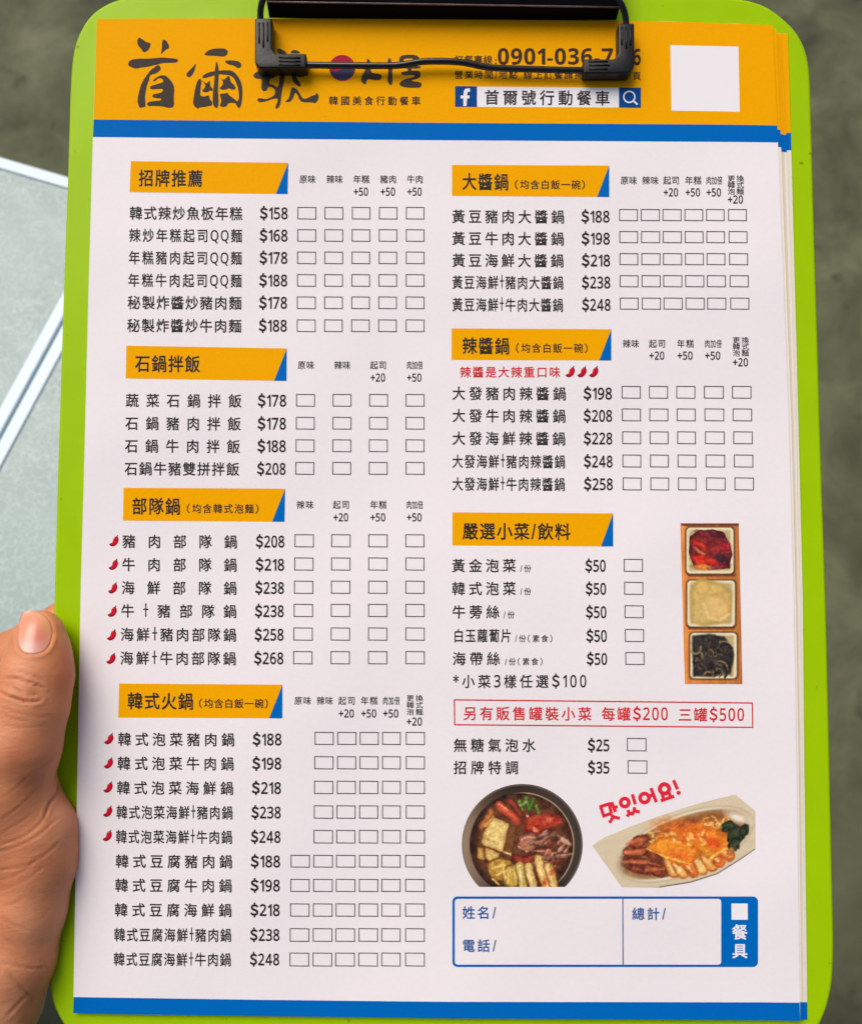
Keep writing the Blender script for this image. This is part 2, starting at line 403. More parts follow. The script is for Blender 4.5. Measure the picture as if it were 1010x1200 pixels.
# left column -----------------------------------------------------
banner([(153.3, 188.5), (337.8, 190.3), (337.0, 226.9), (151.9, 224.8)], 323.2, '招牌推薦', 162.6, 237.4, 208.2)
heads([(350.9, 369.9, '原味', ''), (382.6, 401.6, '辣味', ''), (413.9, 433.0, '年糕', '+50'), (445.5, 464.6, '豬肉', '+50'), (476.8, 495.8, '牛肉', '+50')], 209.6, 14.8)
rows([('韓式辣炒魚板年糕', '$158'), ('辣炒年糕起司QQ麵', '$168'), ('年糕豬肉起司QQ麵', '$178'), ('年糕牛肉起司QQ麵', '$188'), ('秘製炸醬炒豬肉麵', '$178'), ('秘製炸醬炒牛肉麵', '$188')],
     [249.3, 275.4, 301.6, 328.1, 354.3, 381.2], (151.9, 284), (149.0, 283), (304.2, 337.2), (303, 336.2),
     sc([(577, 633), (657, 713), (738, 793), (818, 873), (898, 953)], 120, 2.525), sc([(575, 631), (656, 711), (736, 791), (816, 871), (897, 953)], 120, 2.525), 0, (-7.2, 7.4), (-7.2, 7.6))
banner([(148.1, 404.9), (336.0, 408.1), (335.8, 446.2), (147.3, 443.3)], 321.2, '石鍋拌飯', 158.4, 234.2, 425.8)
heads([(348.9, 368.3, '原味', ''), (391.7, 410.7, '辣味', ''), (433.7, 453, '起司', '+20'), (476.4, 495.4, '肉加倍', '+50')], 427.7, 14.8)
rows([('蔬菜石鍋拌飯', '$178'), ('石鍋豬肉拌飯', '$178'), ('石鍋牛肉拌飯', '$188'), ('石鍋牛豬雙拼拌飯', '$208')],
     [469.1, 496, 522.5, 549.1], (147.3, 283), (146.1, 280.3), (301.8, 335.4), (301, 334.7),
     sc([(573, 629), (681, 737), (789, 845), (897, 953)], 120, 2.525), sc([(571, 627), (680, 736), (788, 844), (897, 953)], 120, 2.525), 0, (-7.6, 7.2), (-7.9, 7.1))
banner([(144.9, 571.6), (334.1, 572.6), (333.4, 611.4), (144.1, 610.1)], 318.7, '部隊鍋', 154.7, 211.3, 593, '（均含韓式泡麵）', 218.8, 304, 595.9)
heads([(347.5, 367.4, '辣味', ''), (390.1, 409.6, '起司', '+20'), (433.6, 453.1, '年糕', '+50'), (476.2, 495.7, '肉加倍', '+50')], 591.5, 14.9)
rows([('豬肉部隊鍋', '$208'), ('牛肉部隊鍋', '$218'), ('海鮮部隊鍋', '$238'), ('牛+豬部隊鍋', '$238'), ('海鮮+豬肉部隊鍋', '$258'), ('海鮮+牛肉部隊鍋', '$268')],
     [634.4, 661.6, 688.8, 716, 743.6, 771.3], (143.6, 278), (140.9, 276.7), (299.6, 333.3), (297.6, 332.1),
     sc([(579, 635), (685, 741), (792, 848), (899, 954)], 110, 2.463), sc([(575, 631), (683, 739), (791, 847), (899, 955)], 110, 2.463), 0, (-8.4, 6.9), (-8.2, 7.2), (133.4, 634.0, 129.9, 771.9))
banner([(139.5, 801.2), (330.9, 802.6), (330.8, 842), (138.7, 841.1)], 315.4, '韓式火鍋', 149.5, 226.6, 821.6, '（均含白飯一碗）', 233.2, 315, 824.5)
heads([(344.9, 364.5, '原味', ''), (371.1, 390.2, '辣味', ''), (396.5, 416.4, '起司', '+20'), (422.7, 442.6, '年糕', '+50'), (448.4, 468.4, '肉加倍', '+50')], 821.3, 15.2)
vhead(476.4, 487.0, 814.4, 838.6, 846.0)
bxa = sc([(646, 700), (710, 764), (773, 827), (836, 889), (903, 957)], 100, 2.405); bxb = sc([(643, 698), (707, 761), (771, 825), (836, 889), (903, 957)], 100, 2.405)
rows([('韓式泡菜豬肉鍋', '$188'), ('韓式泡菜牛肉鍋', '$198'), ('韓式泡菜海鮮鍋', '$218'), ('韓式泡菜海鮮+豬肉鍋', '$238'), ('韓式泡菜海鮮+牛肉鍋', '$248')],
     [866.5, 894.8, 923.5, 952.2, 980.9], (138.3, 274.8), (135.8, 272.2), (295.8, 329.9), (293.8, 328.7), bxa, bxb, 0, (-8.6, 6.6), (-8, 7.8), (127.4, 866.1, 125.6, 979.7))
rows([('韓式豆腐豬肉鍋', '$188'), ('韓式豆腐牛肉鍋', '$198'), ('韓式豆腐海鮮鍋', '$218'), ('韓式豆腐海鮮+豬肉鍋', '$238'), ('韓式豆腐海鮮+牛肉鍋', '$248')],
     [1009.6, 1037.9, 1066.7, 1095.9, 1124.6], (135.5, 272.3), (133.1, 270.8), (293.5, 328.3), (292.6, 327.2),
     sc([(598, 650), (659, 712), (720, 773), (782, 834), (842, 894), (906, 959)], 80, 2.2955), sc([(595, 648), (657, 710), (718, 771), (780, 833), (842, 894), (906, 959)], 80, 2.2955), 0, (-7.5, 7.4), (-7.8, 8.4))
# right column -----------------------------------------------------
NOTE = '（均含白飯一碗）'
banner([(529.6, 192.9), (713.8, 193.6), (713.8, 230.4), (529.6, 229.1)], 699.6, '大醬鍋', 541.6, 595.9, 212.4, NOTE, 603.2, 686.3, 215.8)
heads([(527.1 + 200, 546.2 + 200, '原味', ''), (752.4, 771.6, '辣味', ''), (777, 796.1, '起司', '+20'), (802.7, 821.9, '年糕', '+50'), (827.3, 846.4, '肉加倍', '+50')], 211, 14.2)
vhead(852.6, 863.0, 205.0, 227.8, 233.6)
rows([('黃豆豬肉大醬鍋', '$188'), ('黃豆牛肉大醬鍋', '$198'), ('黃豆海鮮大醬鍋', '$218'), ('黃豆海鮮+豬肉大醬鍋', '$238'), ('黃豆海鮮+牛肉大醬鍋', '$248')],
     [253.2, 279, 304.7, 330.5, 356.7], (529.6, 661.2), (529.9, 659.9), (680.9, 714.2), (681.7, 715.4),
     sc([(506, 559), (567, 621), (628, 682), (690, 743), (751, 803), (813, 866)], 515, 2.405), sc([(508, 561), (570, 624), (631, 685), (693, 747), (754, 808), (819, 873)], 515, 2.405), 0, (-8.7, 5.4), (-8.3, 5.8))
banner([(529.1, 384.6), (716.2, 385.6), (716.2, 422.2), (529.1, 421.6)], 702.1, '辣醬鍋', 541.6, 597, 404.9, NOTE, 604.4, 689.6, 407.6)
text('辣醬是大辣重口味', 538.9, 656.4, 435.9, 12.8, w=12.8).build('warning_text', M['red'], sheet)
for cx_ in (668.0, 681.7, 695.5): chilli(cx_, 435.6)
heads([(729.6, 748.7, '辣味', ''), (760.3, 779.9, '起司', '+20'), (793.2, 813.1, '年糕', '+50'), (825.6, 845.6, '肉加倍', '+50')], 402.5, 14.2)
vhead(858.5, 868.9, 394.6, 417.4, 424.5)
rows([('大發豬肉辣醬鍋', '$198'), ('大發牛肉辣醬鍋', '$208'), ('大發海鮮辣醬鍋', '$228'), ('大發海鮮+豬肉辣醬鍋', '$248'), ('大發海鮮+牛肉辣醬鍋', '$258')],
     [460.7, 486.9, 513.5, 540.5, 567.1], (530, 663.2), (530, 662), (683.4, 717), (684, 718),
     sc([(513, 567), (590, 644), (667, 721), (745, 801), (824, 879)], 515, 2.405), sc([(516, 569), (594, 647), (672, 724), (751, 806), (831, 886)], 515, 2.405), 0, (-8.7, 6.2), (-7.7, 7.4))
banner([(530, 600.4), (718.4, 601.6), (718.4, 640.4), (530, 639.1)], 704.2, '嚴選小菜/飲料', 542, 668.2, 622.4)
for i, (a, x0, x1, b, b0, b1) in enumerate([('黃金泡菜', 529.6, 604.4, '/份', 609.4, 622.3), ('韓式泡菜', 529.6, 604.4, '/份', 609.4, 622.3), ('牛蒡絲', 530, 585, '/份', 589.8, 602.8),
                                           ('白玉蘿蔔片', 531.2, 599.2, '/份（素食）', 603.5, 648), ('海帶絲', 530.4, 585.7, '/份（素食）', 591.5, 636.5)]):
    y = [662.8, 689.8, 717.2, 745.1, 772.1][i]
    text(a, x0, x1, y, 15.6, w=12.4 if i == 3 else 15.2).build('dish_name', M['ink'], sheet)
    text(b, b0, b1, y + 3.4, 8.6, w=8.2, key='s').build('portion_note', M['ink'], sheet)
    text('$50', 685.5 + .42 * i, 709.7 + .42 * i, y + .6, 12.9, key='n').build('price', M['ink'], sheet)
    checkbox(730.8 + .45 * i, y - 7.9, 753.3 + .45 * i, y + 7.2)
text('*小菜3樣任選$100', 531, 687, 798.7, 15.4, w=14.8).build('combo_note', M['ink'], sheet)
fr = Flat(.03).frame([(531.6, 819.6), (882.2, 823.3), (882.7, 853.4), (532, 850.3)], 1.5).build('red_notice_frame', M['red'], sheet)
text('另有販售罐裝小菜', 543, 693, 836.2, 15.8, w=15.6, y1=837.0).build('notice_text', M['red'], fr)
text('每罐$200', 705, 782.4, 837, 15.8, w=15.6).build('notice_text', M['red'], fr)
text('三罐$500', 794.8, 871.8, 837.9, 15.8, w=15.6).build('notice_text', M['red'], fr)
for (a, x1, y, p, b) in [('無糖氣泡水', 627.3, 873.6, '$25', 734.5), ('招牌特調', 607.4, 899.8, '$35', 735.4)]:
    text(a, 531.6, x1, y, 15.6, w=15.2).build('dish_name', M['ink'], sheet)
    text(p, 688.4, 714, y + .4, 12.9, key='n').build('price', M['ink'], sheet)
    checkbox(b, y - 8.6, b + 23, y + 7)
# order form
def rrect(x0, y0, x1, y1, r, n=5, sk=(0, 0)):
    o = []
    for cx_, cy_, a in ((x1 - r, y0 + r, -90), (x1 - r, y1 - r, 0), (x0 + r, y1 - r, 90), (x0 + r, y0 + r, 180)):
        for k in range(n + 1):
            t = math.radians(a + 90 * k / n); o.append((cx_ + r * math.cos(t), cy_ + r * math.sin(t)))
    return np.array(o)
form = Flat(.03)
oo = rrect(530, 1051, 888.2, 1133.8, 6); ii = rrect(532.9, 1053.8, 845, 1131.0, 3.6)
n_ = len(oo); form.add(np.vstack([oo, ii]), [(k, (k + 1) % n_, n_ + (k + 1) % n_, n_ + k) for k in range(n_)])
fo = form.build('order_form_frame', M['blue'], sheet)
Flat(.06).stroke([(729.7, 1053.6), (730.0, 1131.2)], 1.2).build('divider_line', M['bluetext'], fo)
Flat(.06).poly([(857, 1059.2), (876, 1059.2), (876.2, 1078.3), (857.1, 1078.3)]).build('form_checkbox', M['white'], fo)
text('姓名/', 541.8, 581.4, 1070, 14.6, w=14.6).build('form_text', M['bluetext'], fo)
text('電話/', 541.8, 581.6, 1108.7, 14.6, w=14.6).build('form_text', M['bluetext'], fo)
text('總計/', 740.6, 780.2, 1071.3, 14.6, w=14.6).build('form_text', M['bluetext'], fo)
text('餐', 857.8, 875.6, 1092.8, 17.6, w=17.8, z=.06).build('form_text', M['white'], fo)
text('具', 858.0, 875.9, 1114.8, 17.2, w=17.8, z=.06).build('form_text', M['white'], fo)
# header --------------------------------------------------------------
def tr(lst, ox, oy, s): return [(ox + a / s, oy + b / s) for a, b in lst]
def brush(polys, ox, oy, s, name, parent, m, z=.06, k=1):
    fl = Flat(z)
    for i, p in enumerate(polys): fl.poly(tr(p, ox, oy, s), dz=i * .003, smooth=k)
    return fl.build(name, m, parent)
brush([[(190, 108), (235, 135), (265, 160), (310, 165), (300, 215), (270, 250), (235, 262), (215, 225), (185, 195), (172, 150)],
       [(432, 130), (465, 145), (490, 190), (488, 222), (455, 232), (405, 285), (418, 230), (420, 150)],
       [(85, 360), (110, 335), (160, 322), (320, 320), (420, 308), (520, 318), (580, 325), (572, 360), (500, 362), (420, 365), (380, 378), (330, 388), (280, 402), (220, 408), (160, 422), (115, 405), (88, 390)],
       [(380, 378), (410, 410), (400, 440), (360, 468), (320, 475), (295, 495), (295, 530), (275, 570), (262, 630), (250, 700), (255, 750), (258, 800), (225, 800), (200, 812), (180, 760), (178, 720), (190, 660), (205, 600), (225, 550), (265, 490), (310, 430), (355, 400)],
       [(325, 538), (372, 500), (420, 482), (470, 495), (520, 555), (542, 605), (535, 720), (540, 785), (515, 808), (470, 806), (430, 792), (350, 788), (275, 790), (272, 752), (340, 738), (405, 735), (420, 715), (360, 712), (322, 700), (330, 672), (380, 665), (425, 650), (430, 618), (370, 622), (305, 625), (297, 598), (340, 580), (430, 555), (432, 530), (405, 512), (375, 518), (345, 550)]],
      140, 30, 8.417, 'brush_character', sheet, M['ink2'])
brush([[(325, 150), (360, 110), (420, 78), (500, 68), (600, 70), (635, 95), (640, 130), (615, 165), (580, 178), (500, 170), (430, 165), (360, 162)],
       [(90, 405), (120, 370), (160, 335), (215, 268), (220, 290), (205, 350), (180, 410), (135, 455), (100, 435)],
       [(592, 235), (640, 225), (760, 230), (805, 255), (820, 290), (800, 328), (760, 325), (720, 295), (640, 280)],
       [(490, 230), (512, 290), (520, 360), (520, 440), (510, 600), (515, 700), (520, 800), (500, 860), (470, 848), (440, 800), (440, 700), (450, 600), (460, 500), (465, 400), (475, 300)],
       [(300, 440), (340, 405), (400, 380), (480, 365), (600, 355), (690, 360), (740, 395), (790, 460), (830, 560), (832, 680), (820, 800), (790, 866), (760, 830), (735, 790), (770, 780), (788, 700), (775, 600), (750, 520), (710, 450), (660, 420), (560, 412), (500, 405), (440, 430), (380, 450), (310, 462)],
       [(275, 462), (295, 490), (285, 560), (278, 640), (275, 690), (330, 705), (390, 680), (405, 740), (440, 785), (430, 820), (385, 828), (330, 840), (270, 845), (240, 864), (200, 830), (178, 790), (190, 710), (205, 620), (225, 530), (250, 480)],
       [(285, 485), (340, 520), (365, 530), (405, 480), (405, 560), (445, 605), (440, 630), (400, 620), (375, 648), (310, 640), (300, 625), (340, 580), (345, 545)],
       [(545, 465), (590, 485), (640, 430), (665, 440), (675, 510), (730, 555), (745, 600), (700, 615), (650, 590), (620, 612), (540, 612), (530, 590), (575, 545), (575, 500)],
       [(525, 665), (610, 662), (630, 645), (650, 680), (720, 730), (785, 785), (740, 790), (650, 780), (620, 835), (560, 840), (530, 820), (555, 770), (545, 710)]],
      210, 50, 11.22, 'brush_character', sheet, M['ink2'])
brush([[(70, 205), (100, 165), (160, 130), (380, 140), (380, 200), (350, 235), (290, 245), (285, 310), (350, 325), (400, 365), (425, 240), (440, 100), (490, 100), (490, 250), (460, 370), (445, 480), (430, 600), (385, 645), (362, 620), (395, 540), (395, 500), (330, 510), (240, 545), (140, 557), (130, 500), (180, 500), (240, 515), (330, 480), (365, 440), (360, 380), (300, 345), (270, 355), (255, 400), (205, 414), (180, 370), (185, 300), (190, 245), (110, 245)],
       [(575, 100), (630, 100), (640, 230), (700, 310), (705, 330), (680, 352), (620, 310), (585, 260)],
       [(580, 345), (650, 380), (690, 440), (720, 500), (770, 510), (850, 465), (890, 460), (910, 425), (937, 460), (935, 510), (895, 572), (860, 555), (710, 555), (680, 510), (650, 440), (625, 425), (600, 500), (560, 550), (500, 552), (500, 540), (545, 500), (565, 420)],
       [(630, 120), (775, 160), (762, 212), (680, 225), (640, 215)],
       [(390, -160), (440, -150), (520, -100), (500, -80), (390, -90)], [(570, -120), (620, -140), (690, -110), (690, -90), (570, -90)]],
      290, 70, 11.22, 'brush_character', sheet, M['ink2'])
emb = Flat(.06)
t_ = np.linspace(math.pi, 2 * math.pi, 25); C0 = (401.0, 79.1)
up = [(C0[0] + 15.2 * math.cos(a), C0[1] + 15.2 * math.sin(a)) for a in t_]
wave = [(C0[0] + 15.2 * u, C0[1] + 4.2 * math.sin(-u * math.pi)) for u in np.linspace(1, -1, 17)][1:-1]
e1 = Flat(.06).poly(up + wave).build('red_blue_emblem', M['maroon'], sheet)
dn = [(C0[0] + 15.2 * math.cos(a), C0[1] + 15.2 * math.sin(a)) for a in np.linspace(0, math.pi, 25)]
Flat(.06).poly(dn + wave[::-1]).build('emblem_lower_half', M['slate'], e1)
Flat(.09).ring(C0, 14.4, 15.3, 48).build('emblem_outline', M['maroon'], e1)
brush([[(400, 122), (425, 155), (435, 180), (428, 235), (440, 252), (510, 260), (525, 285), (510, 312), (450, 314), (400, 300), (385, 352), (368, 345), (345, 320), (350, 290), (362, 260), (378, 235), (392, 170)],
       [(585, 118), (605, 150), (612, 230), (613, 350), (590, 357), (568, 320), (577, 250), (570, 150)],
       [(662, 150), (680, 108), (720, 98), (810, 98), (845, 130), (838, 165), (800, 178), (795, 145), (780, 128), (710, 130), (705, 150), (740, 165), (700, 178)],
       [(680, 185), (850, 190), (852, 215), (690, 215)], [(740, 200), (775, 200), (772, 245), (742, 245)],
       [(686, 240), (840, 228), (852, 262), (842, 296), (755, 318), (852, 330), (860, 350), (848, 378), (750, 378), (690, 368), (664, 345), (705, 305), (800, 285), (800, 268), (700, 272), (684, 258)]],
      375, 50, 7.214, 'korean_brush_text', sheet, M['ink2'])
text('韓國美食行動餐車', 385.4, 492.7, 117.4, 10.4, w=10.6, key='r', z=.06, y1=117.8).build('subtitle_text', M['brown'], sheet)
text('0901-036-7', 583.2, 718.4, 65.9, 18.4, key='b', z=.06).build('phone_number', M['brown'], sheet)
text('6', 741.4, 750.8, 66.6, 18.4, key='b', z=.06).build('phone_number', M['brown'], sheet)
text('訂餐專線', 532.5, 576.8, 69.6, 10.2, w=10.4, z=.06).build('phone_caption', M['brown'], sheet)
text(':', 579.6, 582.0, 70.2, 8, key='r', z=.06).build('phone_caption', M['brown'], sheet)
text('營業時間/地點', 532.5, 606.2, 87.0, 9.6, w=10.0, z=.06, key='s').build('hours_caption', M['brown'], sheet)
text('線上訂餐請掃', 613.6, 683, 87.4, 9.6, w=10.0, z=.06, key='s').build('hours_caption', M['brown'], sheet)
text('頁', 741.2, 751, 88.4, 9.6, w=9.8, z=.06, key='s').build('hours_caption', M['brown'], sheet)
bar = Flat(.06).poly([(559, 101.0), (725.2, 102.1), (725.2, 125.6), (559, 124.8)]).build('search_bar', M['white'], sheet)
fb = Flat(.06).poly([(533.2, 100.4), (558.9, 100.7), (558.9, 124.8), (533.2, 124.6)]).build('social_badge', M['navy'], sheet)
brush([[(220, 455), (222, 482), (200, 486), (196, 515), (218, 515), (216, 540), (196, 540), (192, 604), (165, 604), (166, 540), (142, 540), (142, 515), (166, 515), (168, 480), (180, 460), (200, 455)]], 520, 40, 7.214, 'badge_letter', fb, M['white'], z=.09, k=0)
sb = Flat(.06).poly([(725.3, 102.0), (750.9, 102.2), (750.9, 125.9), (725.3, 125.6)]).build('search_button', M['navy'], sheet)
mg = Flat(.09).ring((737.3, 113.0), 5.7, 7.3, 36); mg.stroke([(742.2, 117.6), (746.9, 122.0)], 1.9, .004); mg.build('magnifier_icon', M['white'], sb)
text('首爾號行動餐車', 567.8, 714.4, 113.5, 17.2, w=17.0, z=.09, y1=114.6).build('search_text', M['ink'], bar)
Flat(.06).poly([(785.4, 52.3), (865.2, 54.0), (866.8, 130.6), (786.6, 129.2)]).build('white_square_panel', M['white'], sheet)
# slanted red Korean words
ko = Flat(.03); KO = lambda l: tr(l, 690, 900, 8.417); wd = 3.5; kz = [0]
def ks(pts, w=wd): ko.stroke(KO(pts), w, kz[0] * .004); kz[0] += 1
def kr(c, r, w): ko.ring((690 + c[0] / 8.417, 900 + c[1] / 8.417), (r - w / 2) / 8.417, (r + w / 2) / 8.417, 28, dz=kz[0] * .004); kz[0] += 1
for pts in ([(104, 388), (212, 352)], [(198, 352), (222, 452)], [(226, 448), (134, 480)], [(148, 482), (116, 384)],
            [(224, 338), (262, 438)], [(240, 396), (284, 384)], [(222, 462), (240, 492)], [(244, 478), (202, 545)], [(232, 482), (304, 500)],
            [(428, 262), (458, 362)], [(384, 416), (398, 450), (376, 482)], [(392, 446), (440, 458)], [(450, 388), (446, 430), (424, 460)], [(446, 424), (502, 436)],
            [(590, 290), (632, 262)], [(612, 200), (664, 340)], [(722, 262), (738, 312)], [(790, 248), (808, 296)], [(708, 326), (840, 280)], [(834, 122), (874, 212)]):
    ks(pts, 3.9)
kr((353, 343), 40, 36); kr((548, 298), 44, 36); kr((745, 208), 46, 40); kr((884, 247), 11, 20)
ko.build('korean_slogan', M['crimson'], sheet)

# ---- printed food photographs (flat print, colour per vertex)
def vnoise(x, y, s, seed=0):
    x = x / s + seed * 17.3; y = y / s + seed * 9.1
    xi = np.floor(x).astype(np.int64); yi = np.floor(y).astype(np.int64); fx = x - xi; fy = y - yi
    fx = fx * fx * (3 - 2 * fx); fy = fy * fy * (3 - 2 * fy)
    def h(a, b):
        n = (a * 374761393 + b * 668265263 + seed * 982451653) & 0x7fffffff; n = ((n ^ (n >> 13)) * 1274126177) & 0x7fffffff
        return ((n ^ (n >> 16)) & 0xffff) / 65535.
    return (h(xi, yi) * (1 - fx) + h(xi + 1, yi) * fx) * (1 - fy) + (h(xi, yi + 1) * (1 - fx) + h(xi + 1, yi + 1) * fx) * fy
def fbm(x, y, s, seed=0): return (vnoise(x, y, s, seed) * .5 + vnoise(x, y, s / 2, seed + 1) * .3 + vnoise(x, y, s / 4, seed + 2) * .2) * 2 - 1
def sdpoly(x, y, pts):
    p = np.asarray(pts, float); d = np.full(x.shape, 1e9); ins = np.zeros(x.shape, bool)
    for a, b in zip(p, np.roll(p, -1, 0)):
        e = b - a; wx, wy = x - a[0], y - a[1]; t = np.clip((wx * e[0] + wy * e[1]) / (e @ e + 1e-9), 0, 1)
        d = np.minimum(d, np.hypot(wx - e[0] * t, wy - e[1] * t))
        c = ((a[1] > y) != (b[1] > y)); ins ^= c & (x < (b[0] - a[0]) * (y - a[1]) / (b[1] - a[1] + 1e-12) + a[0])
    return np.where(ins, d, -d)
def sdline(x, y, pts, r):
    p = np.asarray(pts, float); d = np.full(x.shape, 1e9)
    for a, b in zip(p[:-1], p[1:]):
        e = b - a; wx, wy = x - a[0], y - a[1]; t = np.clip((wx * e[0] + wy * e[1]) / (e @ e + 1e-9), 0, 1)
        d = np.minimum(d, np.hypot(wx - e[0] * t, wy - e[1] * t))
    return r - d
class Paint:
    def __init__(s, x, y, base): s.x, s.y = x, y; s.c = np.zeros(x.shape + (3,)) + np.array(base, float); s.n = 0
    def lay(s, d, col, ecol=None, ew=20., soft=5., noise=14., ns=26., warp=10.):
        s.n += 1; d = d + warp * fbm(s.x, s.y, ns * 1.6, s.n + 40)
        a = np.clip(d / soft * .5 + .5, 0, 1)[..., None]
        c = np.array(col, float); ec = np.array(ecol if ecol is not None else col, float)
        t = np.clip(d / ew, 0, 1)[..., None]; cc = ec * (1 - t) + c * t + noise * fbm(s.x, s.y, ns, s.n)[..., None] * np.array([1.2, 1, .7])
        s.c = s.c * (1 - a) + cc * a; return s
    def poly(s, pts, col, ecol=None, **k): return s.lay(sdpoly(s.x, s.y, pts), col, ecol, **k)
    def line(s, pts, r, col, ecol=None, **k): return s.lay(sdline(s.x, s.y, pts, r), col, ecol, ew=k.pop('ew', r), **k)
    def ell(s, c, a, b, ang, col, ecol=None, **k):
        t = math.radians(ang); dx, dy = s.x - c[0], s.y - c[1]
        u = dx * math.cos(t) + dy * math.sin(t); v = -dx * math.sin(t) + dy * math.cos(t)
        return s.lay((1 - np.sqrt((u / a) ** 2 + (v / b) ** 2)) * min(a, b), col, ecol, **k)
def picture(name, outline, paintfn, org, s, step=.45, label=None):
    """grid that follows a convex outline row by row"""
    o = np.asarray(outline, float); y0, y1 = o[:, 1].min() + .01, o[:, 1].max() - .01
    ny = int((y1 - y0) / step); nx = int((o[:, 0].max() - o[:, 0].min()) / step)
    ys = np.linspace(y0, y1, ny); Lx = np.full(ny, 1e9); Rx_ = np.full(ny, -1e9)
    for a, b in zip(o, np.roll(o, -1, 0)):
        if a[1] == b[1]: continue
        t = (ys - a[1]) / (b[1] - a[1]); m = (t >= 0) & (t <= 1); xx = a[0] + t * (b[0] - a[0])
        Lx[m] = np.minimum(Lx[m], xx[m]); Rx_[m] = np.maximum(Rx_[m], xx[m])
    X = Lx[:, None] + (Rx_ - Lx)[:, None] * np.linspace(0, 1, nx)[None]; Y = np.repeat(ys[:, None], nx, 1)
    c = paintfn((X - org[0]) * s, (Y - org[1]) * s).clip(2, 250) / 255.
    c = np.where(c <= .04045, c / 12.92, ((c + .055) / 1.055) ** 2.4)
    v = P(X.ravel(), Y.ravel(), .03) * .001
    idx = np.arange(ny * nx).reshape(ny, nx)
    q = np.stack([idx[:-1, :-1], idx[1:, :-1], idx[1:, 1:], idx[:-1, 1:]], -1).reshape(-1, 4)
    me = bpy.data.meshes.new(name); me.vertices.add(len(v)); me.vertices.foreach_set('co', v.ravel())
    me.loops.add(q.size); me.loops.foreach_set('vertex_index', q.ravel()); me.polygons.add(len(q))
    me.polygons.foreach_set('loop_start', np.arange(0, q.size, 4)); me.update(calc_edges=True)
    at = me.color_attributes.new('print', 'FLOAT_COLOR', 'POINT')
    at.data.foreach_set('color', np.concatenate([c.reshape(-1, 3), np.ones((ny * nx, 1))], 1).ravel())
    me.materials.append(M['attr']); ob = bpy.data.objects.new(name, me); COL.objects.link(ob); ob.parent = sheet
    if label: ob['label'] = label
    return ob
def detail(c, x, y, seed, k=1.0):
    sat = np.clip((c.max(-1) - c.min(-1) - 46) / 60, 0, 1)[..., None]     # food, not the pale vessel
    f1, f2, f3 = fbm(x, y, 30, seed)[..., None], fbm(x + y * .4, y, 13, seed + 3)[..., None], fbm(x, y, 7, seed + 6)[..., None]
    c = c * (1 + sat * k * (.16 * f1 + .15 * f2 + .10 * f3)) + 5 * f3
    hl = np.clip((f2 + .5 * f3 - .72) / .25, 0, 1) * sat * k
    return c * (1 - .5 * hl) + np.array([250, 226, 186.]) * .5 * hl
